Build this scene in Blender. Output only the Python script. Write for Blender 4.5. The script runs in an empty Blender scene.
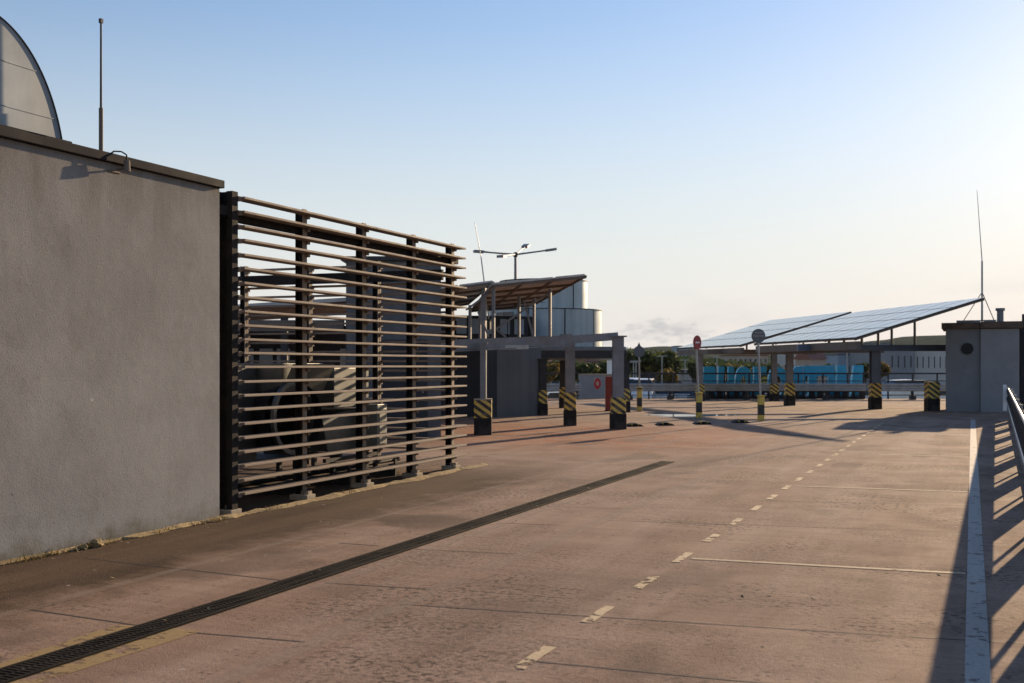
import bpy, math, random
from mathutils import Vector, Matrix
random.seed(7)
R = math.radians
SC = bpy.context.scene
COL = SC.collection

# ------------------------------------------------------------------ camera, world, sun
F, EYE, HZ = 1138.0, 1.6, 364.0                 # focal length in pixels, eye height, horizon row
TH = math.atan(458 / F)                          # camera looks this far left of the road (+Y)
CT, ST = math.cos(TH), math.sin(TH)
cam = bpy.data.cameras.new('camera')
cam.sensor_width = 36; cam.lens = F / 1024 * 36
cam.shift_y = (HZ - 341.5) / 1024
cam.dof.use_dof = True; cam.dof.focus_distance = 13.5; cam.dof.aperture_fstop = 4.0
cam.clip_start = 0.05; cam.clip_end = 12000
co = bpy.data.objects.new('camera', cam); COL.objects.link(co)
co.location = (0, 0, EYE); co.rotation_euler = (R(90), 0, TH)
SC.camera = co

SUN_EL, SUN_AZ = R(13.5), R(10.5)
w = bpy.data.worlds.new('World'); SC.world = w; w.use_nodes = True
nt = w.node_tree; nt.nodes.clear()
N = nt.nodes.new; LK = nt.links.new
sky = N('ShaderNodeTexSky'); sky.sky_type = 'NISHITA'; sky.sun_disc = False
sky.sun_elevation = SUN_EL; sky.sun_rotation = SUN_AZ
sky.air_density = 1.5; sky.dust_density = 0.2; sky.ozone_density = 4.6
bg = N('ShaderNodeBackground'); bg.inputs[1].default_value = 0.096
wo = N('ShaderNodeOutputWorld')
# thin clouds low over the horizon, laid out by direction in the sky
tc = N('ShaderNodeTexCoord'); sep = N('ShaderNodeSeparateXYZ'); LK(tc.outputs['Generated'], sep.inputs[0])
mp = N('ShaderNodeMapping'); mp.inputs['Scale'].default_value = (9, 9, 34); mp.inputs['Location'].default_value = (2.35, 0.4, 0.3)
LK(tc.outputs['Generated'], mp.inputs[0])
nz = N('ShaderNodeTexNoise'); nz.inputs['Scale'].default_value = 1.0; nz.inputs['Detail'].default_value = 7; nz.inputs['Roughness'].default_value = .55
LK(mp.outputs[0], nz.inputs['Vector'])
cr = N('ShaderNodeMapRange'); cr.inputs[1].default_value = .55; cr.inputs[2].default_value = .72
LK(nz.outputs[0], cr.inputs[0])
b1 = N('ShaderNodeMapRange'); b1.inputs[1].default_value = .008; b1.inputs[2].default_value = .022; LK(sep.outputs[2], b1.inputs[0])
b2 = N('ShaderNodeMapRange'); b2.inputs[1].default_value = .085; b2.inputs[2].default_value = .04; LK(sep.outputs[2], b2.inputs[0])
m1 = N('ShaderNodeMath'); m1.operation = 'MULTIPLY'; LK(b1.outputs[0], m1.inputs[0]); LK(b2.outputs[0], m1.inputs[1])
m2 = N('ShaderNodeMath'); m2.operation = 'MULTIPLY'; LK(m1.outputs[0], m2.inputs[0]); LK(cr.outputs[0], m2.inputs[1])
def bank(px, py, hw, hh):
    d = Vector((-math.sin(TH), math.cos(TH), 0)) + Vector((math.cos(TH), math.sin(TH), 0)) * ((px - 512) / F) + Vector((0, 0, (HZ - py) / F)); d.normalize()
    r = Vector((d.y, -d.x, 0)).normalized(); u = r.cross(d)
    acc = None
    for ax, k in ((r, hw), (u, hh)):
        dt = N('ShaderNodeVectorMath'); dt.operation = 'DOT_PRODUCT'; LK(tc.outputs['Generated'], dt.inputs[0]); dt.inputs[1].default_value = ax * (F / k)
        sq = N('ShaderNodeMath'); sq.operation = 'POWER'; ab = N('ShaderNodeMath'); ab.operation = 'ABSOLUTE'; sb = N('ShaderNodeMath'); sb.operation = 'SUBTRACT'
        LK(dt.outputs['Value'], sb.inputs[0]); sb.inputs[1].default_value = d.dot(ax) * F / k; LK(sb.outputs[0], ab.inputs[0]); LK(ab.outputs[0], sq.inputs[0]); sq.inputs[1].default_value = 2
        if acc is None: acc = sq.outputs[0]
        else:
            ad = N('ShaderNodeMath'); LK(acc, ad.inputs[0]); LK(sq.outputs[0], ad.inputs[1]); acc = ad.outputs[0]
    mr = N('ShaderNodeMapRange'); mr.inputs[1].default_value = 1; mr.inputs[2].default_value = 0; LK(acc, mr.inputs[0]); return mr.outputs[0]
tot = None
for bk in ((662, 330, 75, 17), (590, 340, 60, 12), (740, 341, 60, 10)):
    v = bank(*bk)
    if tot is None: tot = v
    else:
        mm = N('ShaderNodeMath'); mm.operation = 'MAXIMUM'; LK(tot, mm.inputs[0]); LK(v, mm.inputs[1]); tot = mm.outputs[0]
mp2 = N('ShaderNodeMapping'); mp2.inputs['Scale'].default_value = (62, 62, 150); LK(tc.outputs['Generated'], mp2.inputs[0])
n2 = N('ShaderNodeTexNoise'); n2.inputs['Scale'].default_value = 1; n2.inputs['Detail'].default_value = 8; n2.inputs['Roughness'].default_value = .6; LK(mp2.outputs[0], n2.inputs['Vector'])
hf = N('ShaderNodeMath'); hf.operation = 'MULTIPLY'; LK(tot, hf.inputs[0]); hf.inputs[1].default_value = .34
aa = N('ShaderNodeMath'); LK(hf.outputs[0], aa.inputs[0]); LK(n2.outputs[0], aa.inputs[1])
c2_ = N('ShaderNodeMapRange'); c2_.inputs[1].default_value = .66; c2_.inputs[2].default_value = .92; c2_.inputs[4].default_value = .8; LK(aa.outputs[0], c2_.inputs[0])
hz_ = N('ShaderNodeMath'); hz_.operation = 'MULTIPLY'; LK(m2.outputs[0], hz_.inputs[0]); hz_.inputs[1].default_value = .25
c3_ = N('ShaderNodeMath'); c3_.operation = 'MULTIPLY'; LK(c2_.outputs[0], c3_.inputs[0]); gt = N('ShaderNodeMath'); gt.operation = 'GREATER_THAN'; LK(tot, gt.inputs[0]); gt.inputs[1].default_value = .001; LK(gt.outputs[0], c3_.inputs[1])
m3 = N('ShaderNodeMath'); m3.operation = 'MAXIMUM'; LK(hz_.outputs[0], m3.inputs[0]); LK(c3_.outputs[0], m3.inputs[1])
m3.use_clamp = True
mx = N('ShaderNodeMixRGB'); LK(m3.outputs[0], mx.inputs[0]); 
mx.inputs[2].default_value = (3.7, 3.75, 3.85, 1)
wb = N('ShaderNodeMixRGB'); wb.blend_type = 'MULTIPLY'; wb.inputs[0].default_value = 1; wb.inputs[2].default_value = (1.19, 1.01, 1.09, 1)   # white balance
LK(sky.outputs[0], wb.inputs[1])
hv = N('ShaderNodeMapRange'); hv.interpolation_type = 'SMOOTHSTEP'; hv.inputs[1].default_value = .34; hv.inputs[2].default_value = .0; hv.inputs[4].default_value = .88; LK(sep.outputs[2], hv.inputs[0])
veil = N('ShaderNodeMixRGB'); veil.inputs[2].default_value = (5.35, 5.5, 5.6, 1)      # the whitish air low over the horizon
LK(hv.outputs[0], veil.inputs[0]); LK(wb.outputs[0], veil.inputs[1]); LK(veil.outputs[0], mx.inputs[1]); LK(mx.outputs[0], bg.inputs[0]); LK(bg.outputs[0], wo.inputs[0])

sl = bpy.data.lights.new('sun', 'SUN'); sl.energy = 5.0; sl.angle = R(.53); sl.color = (1, .74, .47)
so = bpy.data.objects.new('sun', sl); COL.objects.link(so)
SDIR = Vector((math.sin(SUN_AZ) * math.cos(SUN_EL), math.cos(SUN_AZ) * math.cos(SUN_EL), math.sin(SUN_EL)))
so.rotation_euler = SDIR.to_track_quat('Z', 'Y').to_euler(); so.location = (0, 0, 40)

SC.render.engine = 'CYCLES'
SC.view_settings.view_transform = 'Standard'; SC.view_settings.look = 'None'
SC.view_settings.exposure = 0.65; SC.view_settings.gamma = 1; SC.view_settings.use_curve_mapping = False
SC.cycles.max_bounces = 6; SC.cycles.transparent_max_bounces = 12

# ------------------------------------------------------------------ coordinates
def gz(Z): return -0.010 * max(0.0, Z - 38)      # the deck falls gently away beyond the lane
def W(u, Z, z=0.0): return Vector((u * CT - Z * ST, Z * CT + u * ST, z))   # right / forward / up of the camera spot
def at(px, py, Z): return W((px - 512) / F * Z, Z, EYE + (HZ - py) / F * Z)
def G(px, py, z0=None):                           # point of the deck behind a pixel
    z = 0.0 if z0 is None else z0
    for _ in range(12):
        Z = F * (EYE - z) / (py - HZ)
        if z0 is None: z = gz(Z)
    return W((px - 512) / F * Z, Z, z)
def GZ(p): return gz(-p.x * ST + p.y * CT)

# ------------------------------------------------------------------ materials
MATS = {}
class Nodes:
    def __init__(s, name):
        s.m = bpy.data.materials.new(name); s.m.use_nodes = True
        s.t = s.m.node_tree; s.t.nodes.clear()
        s.out = s.n('ShaderNodeOutputMaterial'); s.b = s.n('ShaderNodeBsdfPrincipled'); s.l(s.b.outputs[0], s.out.inputs[0])
        s.tc = s.n('ShaderNodeTexCoord')
    def n(s, k): return s.t.nodes.new(k)
    def l(s, a, b): s.t.links.new(a, b)
    def set(s, v, i):
        if hasattr(v, 'links') or isinstance(v, bpy.types.NodeSocket): s.l(v, i)
        else: i.default_value = v
    def coord(s, scale=(1, 1, 1), rot=(0, 0, 0), kind='Object'):
        m = s.n('ShaderNodeMapping'); m.inputs['Scale'].default_value = scale; m.inputs['Rotation'].default_value = rot
        s.l(s.tc.outputs[kind], m.inputs[0]); return m.outputs[0]
    def noise(s, scale, detail=5, rough=.55, vec=None, dist=0):
        x = s.n('ShaderNodeTexNoise'); x.inputs['Scale'].default_value = scale; x.inputs['Detail'].default_value = detail
        x.inputs['Roughness'].default_value = rough; x.inputs['Distortion'].default_value = dist
        s.l(vec if vec is not None else s.tc.outputs['Object'], x.inputs['Vector']); return x.outputs[0]
    def rng(s, v, a, b, c=0, d=1):
        x = s.n('ShaderNodeMapRange'); s.set(v, x.inputs[0])
        for i, k in enumerate((a, b, c, d)): x.inputs[i + 1].default_value = k
        return x.outputs[0]
    def math(s, op, a, b=0.0):
        x = s.n('ShaderNodeMath'); x.operation = op; s.set(a, x.inputs[0]); s.set(b, x.inputs[1]); return x.outputs[0]
    def mix(s, f, a, b, mode='MIX'):
        x = s.n('ShaderNodeMixRGB'); x.blend_type = mode; s.set(f, x.inputs[0])
        for v, i in ((a, 1), (b, 2)):
            if isinstance(v, (tuple, list)): x.inputs[i].default_value = (*v[:3], 1)
            else: s.l(v, x.inputs[i])
        return x.outputs[0]
    def bump(s, h, strength=.3, dist=.01):
        x = s.n('ShaderNodeBump'); x.inputs['Strength'].default_value = strength; x.inputs['Distance'].default_value = dist
        s.l(h, x.inputs['Height']); s.l(x.outputs[0], s.b.inputs['Normal'])
    def xyz(s, kind='Object'):
        x = s.n('ShaderNodeSeparateXYZ'); s.l(s.tc.outputs[kind], x.inputs[0]); return x.outputs
    def col(s, c): s.set((*c[:3], 1) if isinstance(c, (tuple, list)) else c, s.b.inputs['Base Color'])
    def rough(s, r): s.set(r, s.b.inputs['Roughness'])
    def metal(s, v): s.b.inputs['Metallic'].default_value = v

def mat(name, c, rough=.6, metal=0.0, var=.25, scale=3.0, bump=0.0, dirt=None, dscale=1.2):
    """a plain colour with uneven tone, optional dirt patches and fine bump"""
    k = Nodes(name)
    a = k.noise(scale, 6, .6); lo = tuple(x * (1 - var) for x in c); hi = tuple(min(1, x * (1 + var)) for x in c)
    cc = k.mix(k.rng(a, .3, .7), lo, hi)
    if dirt:
        cc = k.mix(k.rng(k.noise(dscale, 8, .65), .5, .68, 0, .8), cc, dirt)
    k.col(cc); k.rough(k.rng(a, .3, .7, max(.05, rough - .1), min(1, rough + .1))); k.metal(metal)
    if name in ('hill_wood', 'grass', 'asphalt'): k.b.inputs['Specular IOR Level'].default_value = .0
    elif max(c) < .07 and rough >= .5: k.b.inputs['Specular IOR Level'].default_value = .12; k.rough(.9)
    if bump: k.bump(k.noise(scale * 14, 4), bump, .01)
    MATS[name] = k.m; return k.m

def deck_mat():
    k = Nodes('deck_concrete'); X = k.xyz()
    big = k.noise(.22, 5, .6); mid = k.noise(1.3, 7, .62, dist=.4); fine = k.noise(26, 5, .7); grit = k.noise(85, 3, .6)
    streak = k.noise(1.0, 7, .62, k.coord((1.6, .13, 1)))
    brush = k.noise(1.0, 5, .6, k.coord((.5, 9, 1)))
    c = k.mix(k.rng(big, .35, .65), (.325, .205, .138), (.400, .275, .200))
    c = k.mix(k.rng(mid, .42, .60, 0, .7), c, (.262, .172, .120))
    c = k.mix(k.rng(streak, .44, .62, 0, .6), c, (.455, .330, .245))
    c = k.mix(k.rng(brush, .45, .65, 0, .3), c, (.20, .12, .085))
    # browner and mossier towards the wall, west of the drain
    wob = k.math('ADD', X[0], k.math('MULTIPLY', k.math('SUBTRACT', mid, .5), 2.2))
    moss = k.rng(wob, -5.3, -6.1, 0, 1)
    mossp = k.math('MULTIPLY', moss, k.rng(X[1], 17.5, 14.5, .0, 1))
    c = k.mix(k.math('MULTIPLY', mossp, .88), c, k.mix(k.rng(streak, .38, .62), (.020, .0105, .0045), (.080, .047, .021)))
    # redder, iron-stained screed around the canopy columns
    red = k.math('MULTIPLY', k.rng(X[1], 18.5, 22, 0, 1), k.rng(wob, -3.2, -5.4, 0, 1))
    red = k.math('MULTIPLY', red, k.rng(X[1], 31, 27, 0, 1))
    c = k.mix(k.math('MULTIPLY', red, k.rng(mid, .36, .60, .12, .75)), c, (.40, .14, .065))
    # oil-dark speckled patches in the driving lane
    sp = k.math('MULTIPLY', k.rng(k.noise(.5, 4, .6), .50, .60), k.rng(k.noise(19, 4, .65), .515, .585))
    c = k.mix(k.math('MULTIPLY', sp, .85), c, (.055, .038, .030))
    def spot(px, py, rx, ry, warp=.8):
        p = G(px, py, 0.0); m = k.coord((1 / rx, 1 / ry, 1)); sb = k.n('ShaderNodeVectorMath'); sb.operation = 'SUBTRACT'; k.l(m, sb.inputs[0]); sb.inputs[1].default_value = (p.x / rx, p.y / ry, 0)
        ln = k.n('ShaderNodeVectorMath'); ln.operation = 'LENGTH'; k.l(sb.outputs[0], ln.inputs[0])
        return k.rng(k.math('ADD', ln.outputs['Value'], k.math('MULTIPLY', k.math('SUBTRACT', mid, .5), warp * 3)), 1.0, .55)
    for a_, st_, cc_ in (((432, 521, .55, .75), .62, (.075, .050, .038)), ((398, 517, .8, .4), .45, (.10, .07, .05)), ((697, 462, .55, 1.6), .5, (.13, .085, .06)), ((560, 590, .7, 1.1), .28, (.11, .075, .058)), ((470, 625, .5, .8), .22, (.11, .075, .058)), ((340, 590, .35, .3), .3, (.12, .08, .06)), ((735, 600, .4, .6), .25, (.13, .09, .07))):
        c = k.mix(k.math('MULTIPLY', spot(*a_), st_), c, cc_)
    for xt in (-.62, -1.72, -2.75, -3.95):     # darker tyre tracks along the lane
        ds_ = k.math('ABSOLUTE', k.math('SUBTRACT', k.math('ADD', X[0], k.math('MULTIPLY', k.math('SUBTRACT', streak, .5), .35)), xt))
        c = k.mix(k.math('MULTIPLY', k.rng(ds_, .20, .05), k.rng(big, .3, .65, .06, .22)), c, (.13, .085, .06))
    # damp stain beside the drain
    c = k.mix(k.math('MULTIPLY', k.rng(k.noise(.8, 4, .5, k.coord((1, .55, 1))), .58, .64), .5), c, (.12, .085, .065))
    # hair cracks
    v = k.n('ShaderNodeTexVoronoi'); v.feature = 'DISTANCE_TO_EDGE'; v.inputs['Scale'].default_value = .32
    wp = k.n('ShaderNodeVectorMath'); wp.operation = 'ADD'; k.l(k.tc.outputs['Object'], wp.inputs[0])
    nn = k.n('ShaderNodeTexNoise'); nn.inputs['Scale'].default_value = 1.2; nn.inputs['Detail'].default_value = 6
    k.l(k.tc.outputs['Object'], nn.inputs['Vector']); k.l(nn.outputs['Color'], wp.inputs[1]); k.l(wp.outputs[0], v.inputs['Vector'])
    crack = k.math('MULTIPLY', k.rng(v.outputs['Distance'], .0022, .0008), k.rng(k.noise(.3, 3), .5, .6))
    c = k.mix(k.math('MULTIPLY', crack, .55), c, (.09, .065, .05))
    grain = k.rng(k.noise(.42, 4, .6), .42, .60, .05, .6)
    c = k.mix(k.math('MULTIPLY', k.rng(fine, .44, .60), grain), c, (.115, .078, .058))
    c = k.mix(k.rng(grit, .58, .72, 0, .5), c, (.50, .42, .35))
    c = k.mix(k.rng(grit, .40, .30, 0, .55), c, (.10, .07, .055))
    pv_ = k.n('ShaderNodeTexVoronoi'); pv_.inputs['Scale'].default_value = 13; k.l(k.tc.outputs['Object'], pv_.inputs['Vector'])
    pit = k.math('MULTIPLY', k.rng(pv_.outputs['Distance'], .26, .14), k.rng(k.noise(1.7, 5, .6), .44, .58))
    c = k.mix(k.math('MULTIPLY', pit, .6), c, (.075, .052, .04))
    chip = k.n('ShaderNodeTexVoronoi'); chip.inputs['Scale'].default_value = 3.2; k.l(k.tc.outputs['Object'], chip.inputs['Vector'])
    c = k.mix(k.math('MULTIPLY', k.rng(chip.outputs['Distance'], .055, .03), k.rng(mid, .45, .5)), c, (.46, .40, .34))
    c = k.mix(1.0, c, (1.01, 1.025, 1.03), 'MULTIPLY')
    k.col(c); k.rough(k.rng(mid, .3, .7, .85, 1.0))
    k.b.inputs['Specular IOR Level'].default_value = .10
    h = k.math('ADD', fine, k.math('ADD', k.math('MULTIPLY', grit, .9), k.math('MULTIPLY', brush, .7)))
    k.bump(h, .32, .014)
    MATS['deck'] = k.m

def wall_mat():
    k = Nodes('wall_render'); X = k.xyz()
    big = k.noise(.7, 6, .6); fine = k.noise(60, 4, .65); st = k.noise(1, 6, .6, k.coord((5, 5, .5)))
    c = k.mix(k.rng(big, .35, .65), (.215, .203, .192), (.285, .270, .256))
    c = k.mix(k.rng(st, .5, .7, 0, .13), c, (.150, .136, .122))
    c = k.mix(k.rng(k.math('ADD', X[2], k.math('MULTIPLY', big, .8)), .95, .4, 0, .5), c, (.315, .312, .308))
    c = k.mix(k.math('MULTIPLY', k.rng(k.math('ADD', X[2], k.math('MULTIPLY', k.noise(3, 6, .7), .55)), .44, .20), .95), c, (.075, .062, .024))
    drip = k.math('MULTIPLY', k.rng(k.math('ADD', X[2], k.math('MULTIPLY', st, 1.3)), 3.55, 4.1), .5)
    c = k.mix(drip, c, (.12, .10, .08))
    c = k.mix(k.rng(fine, .58, .72, 0, .3), c, (.40, .38, .34))
    c = k.mix(k.rng(fine, .44, .32, 0, .5), c, (.10, .085, .07))
    vv = k.n('ShaderNodeTexVoronoi'); vv.inputs['Scale'].default_value = 2.1; k.l(k.tc.outputs['Object'], vv.inputs['Vector'])
    c = k.mix(k.rng(vv.outputs['Distance'], .045, .028, 0, .8), c, k.mix(k.rng(big, .48, .52), (.07, .06, .05), (.5, .48, .45)))
    c = k.mix(k.math('MULTIPLY', k.rng(k.noise(1.9, 8, .7), .54, .62), .28), c, (.16, .145, .13))
    c = k.mix(k.math('MULTIPLY', k.rng(k.noise(.45, 4, .6), .55, .6), .22), c, (.34, .33, .315))
    c = k.mix(1.0, c, (1.02, 1.06, 1.10), 'MULTIPLY')
    k.col(c); k.rough(.95); k.b.inputs['Specular IOR Level'].default_value = .15
    k.bump(k.math('ADD', fine, k.math('MULTIPLY', k.noise(9, 4), 1.0)), .24, .012); MATS['render'] = k.m

def stripe_mat(name, freq, diag):
    k = Nodes(name); X = k.xyz()
    v = k.math('ADD', k.math('MULTIPLY', X[2], -freq), k.math('MULTIPLY', k.math('ADD', X[0], X[1]), freq * diag))
    s = k.math('GREATER_THAN', k.math('FRACT', k.math('ADD', v, 20.3)), .5)
    n = k.noise(9, 6, .65)
    y = k.mix(k.rng(n, .35, .65), (.60, .40, .05), (.74, .55, .12)); b = k.mix(k.rng(n, .3, .7), (.018, .018, .02), (.04, .037, .035))
    c = k.mix(s, y, b); c = k.mix(k.rng(k.noise(7, 7, .7), .53, .62, 0, .75), c, (.20, .165, .12)); c = k.mix(k.rng(k.noise(28, 4), .6, .68, 0, .7), c, (.42, .38, .31))
    k.col(c); k.rough(.6); MATS[name] = k.m

def paint_mat(name, c, keep, sc=7.0, cover=1.0):
    """worn road paint: flaked away where the noise runs low"""
    k = Nodes(name); n = k.noise(sc, 8, .7); g = k.noise(40, 3)
    k.col(k.mix(k.rng(g, .35, .65), tuple(x * .78 for x in c), c)); k.rough(.8)
    tr = k.n('ShaderNodeBsdfTransparent'); ms = k.n('ShaderNodeMixShader')
    k.l(k.math('MULTIPLY', k.rng(n, keep, keep + .07), cover), ms.inputs[0]); k.l(tr.outputs[0], ms.inputs[1]); k.l(k.b.outputs[0], ms.inputs[2])
    k.l(ms.outputs[0], k.out.inputs[0]); MATS[name] = k.m

def solar_mat():
    k = Nodes('solar_glass'); n = k.noise(.8, 4); X = k.xyz()
    gx = k.math('LESS_THAN', k.math('FRACT', k.math('MULTIPLY', X[0], 1 / .156)), .05)
    gy = k.math('LESS_THAN', k.math('FRACT', k.math('MULTIPLY', X[1], 1 / .156)), .05)
    c = k.mix(n, (.012, .022, .05), (.022, .035, .07))
    c = k.mix(k.rng(k.noise(2.2, 6), .40, .75, .05, .4), c, (.34, .34, .33))
    k.col(c); k.rough(k.rng(n, .3, .7, .04, .09)); k.b.inputs['IOR'].default_value = 2.5; MATS['solar'] = k.m

def sheet_mat(name, c, rough, metal, axis_scale):
    """sheet metal with upright panel seams and rain streaks"""
    k = Nodes(name); st = k.noise(1, 6, .6, k.coord(axis_scale)); n = k.noise(1.3, 5)
    cc = k.mix(k.rng(st, .35, .68), tuple(x * .72 for x in c), c); cc = k.mix(k.rng(n, .5, .72, 0, .35), cc, tuple(x * .55 for x in c))
    k.col(cc); k.rough(k.rng(n, .3, .7, rough - .08, rough + .1)); k.metal(metal); MATS[name] = k.m

def leaf_mat(name, a, b):
    k = Nodes(name); oi = k.n('ShaderNodeObjectInfo'); g = k.n('ShaderNodeNewGeometry')
    c = k.mix(g.outputs['Random Per Island'], a, b)
    c = k.mix(k.rng(oi.outputs['Random'], 0, 1, 0, .35), c, (.07, .07, .02))
    k.col(c); k.rough(.7)
    tl = k.n('ShaderNodeBsdfTranslucent'); k.l(c, tl.inputs[0]); ms = k.n('ShaderNodeMixShader'); ms.inputs[0].default_value = .35
    k.l(k.b.outputs[0], ms.inputs[1]); k.l(tl.outputs[0], ms.inputs[2]); k.l(ms.outputs[0], k.out.inputs[0]); MATS[name] = k.m

deck_mat(); wall_mat(); solar_mat()
stripe_mat('hazard', 5.6, -.55); stripe_mat('banded', 1.75, 0)
paint_mat('paint_cream', (.62, .47, .27), .42, 7); paint_mat('paint_white', (.46, .43, .385), .365, 7)
paint_mat('paint_bay', (.60, .47, .31), .33, 5, .8); paint_mat('paint_ghost', (.50, .39, .29), .38, 2.2, .24); paint_mat('paint_tan', (.42, .285, .115), .42, 5, .85)
paint_mat('joint_tar', (.045, .034, .03), .36, 1.1, .92)
sheet_mat('silver_sheet', (.41, .48, .50), .5, .4, (3, 3, .12)); sheet_mat('vault_sheet', (.32, .36, .385), .7, .15, (1, 2.5, .7))
sheet_mat('blue_grey_panel', (.105, .115, .125), .6, .0, (4, 4, .2)); sheet_mat('duct_sheet', (.15, .16, .16), .42, .55, (4, 4, .2))
mat('coping_metal', (.022, .021, .023), .8, 0, .25, 3)
mat('slat_timber', (.215, .165, .125), .75, 0, .28, 5, .15, (.25, .18, .13), 2)
mat('post_steel', (.022, .019, .018), .8, 0, .3, 4, 0, (.055, .042, .034), 3)
mat('foot_concrete', (.36, .30, .22), .9, 0, .25, 8, .4)
mat('moss_mortar', (.34, .245, .115), .95, 0, .45, 14, .6, (.085, .062, .030), 11)
mat('iron', (.014, .013, .013), .9, 0, .4, 8, 0, (.045, .033, .024), 2)
mat('slot_dark', (.008, .007, .007), .9, 0, .2, 4)
mat('galv', (.34, .35, .35), .45, .6, .2, 5, 0, (.22, .18, .14), 1.5)
mat('grey_steel', (.20, .21, .225), .55, .2, .25, 3, 0, (.13, .115, .105), 1.2)
mat('dark_steel', (.055, .055, .058), .55, .3, .25, 3)
mat('brown_steel', (.15, .125, .105), .7, .1, .3, 3, 0, (.13, .09, .06), 1.5)
mat('blue_steel', (.10, .135, .20), .5, .2, .2, 3)
mat('underside', (.52, .51, .48), .75, 0, .3, 2.0, 0, (.30, .28, .25), 1.3)
mat('black_rubber', (.018, .018, .019), .75, 0, .3, 9)
mat('footing_black', (.028, .027, .027), .8, 0, .3, 6, .2, (.10, .085, .07), 2)
mat('yellow_paint', (.66, .46, .05), .6, 0, .2, 7, 0, (.25, .18, .08), 3)
mat('red_paint', (.26, .028, .016), .5, 0, .2, 5)
mat('sign_red', (.34, .010, .018), .35, 0, .08, 4); mat('white_paint', (.8, .8, .78), .45, 0, .08, 4)
mat('sign_back', (.135, .14, .15), .5, .5, .2, 12); 
mat('letter_blue', (.018, .39, .62), .42, 0, .15, 2.0, 0, (.014, .27, .44), .8); mat('letter_side', (.02, .24, .42), .4, 0, .15, 2)
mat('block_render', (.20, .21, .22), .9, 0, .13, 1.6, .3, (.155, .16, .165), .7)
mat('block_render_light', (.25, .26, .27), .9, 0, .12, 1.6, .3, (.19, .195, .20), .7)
mat('rust_coping', (.12, .088, .064), .85, .1, .35, 4, 0, (.07, .055, .05), 1.5)
mat('dark_wall', (.045, .048, .055), .8, 0, .2, 1.5)
mat('parapet_grey', (.26, .27, .28), .9, 0, .15, 2, .2)
mat('cabinet', (.13, .135, .12), .5, .2, .15, 3, 0, (.24, .22, .19), 1.4); mat('cabinet_pale', (.30, .31, .28), .5, .1, .1, 3)
mat('asphalt', (.075, .075, .078), .9, 0, .25, .4); mat('grass', (.085, .10, .035), .95, 0, .4, .03, 0, (.13, .11, .07), .012)
mat('hill_wood', (.060, .080, .050), .95, 0, .5, .03)
mat('bark', (.09, .065, .045), .9, 0, .3, 6)
leaf_mat('leaf_dark', (.030, .050, .016), (.065, .090, .026)); leaf_mat('leaf_mid', (.050, .075, .02), (.105, .12, .032)); leaf_mat('leaf_autumn', (.12, .085, .02), (.19, .13, .03))
mat('plaster_pale', (.52, .50, .46), .9, 0, .1, .3); mat('plaster_blue', (.30, .36, .43), .8, 0, .12, .3); mat('plaster_warm', (.42, .34, .27), .9, 0, .12, .3)
mat('roof_red', (.24, .085, .05), .85, 0, .25, .6); mat('roof_grey', (.16, .165, .17), .8, 0, .2, .4); mat('pane', (.03, .04, .05), .15, 0, .2, 1)
mat('terra', (.16, .13, .1), .9, 0, .2, 2)
kw = Nodes('water'); kw.col((.03, .03, .028)); kw.rough(.06); kw.b.inputs['IOR'].default_value = 1.33; MATS['water'] = kw.m
for nm, c in (('car_white', (.72, .72, .70)), ('car_silver', (.42, .43, .44)), ('car_black', (.02, .02, .022)), ('car_red', (.32, .03, .025)), ('car_blue', (.04, .09, .2)), ('car_grey', (.13, .135, .14))):
    mat(nm, c, .28, .3, .05, 1)
def M(n): return MATS[n]

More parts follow.
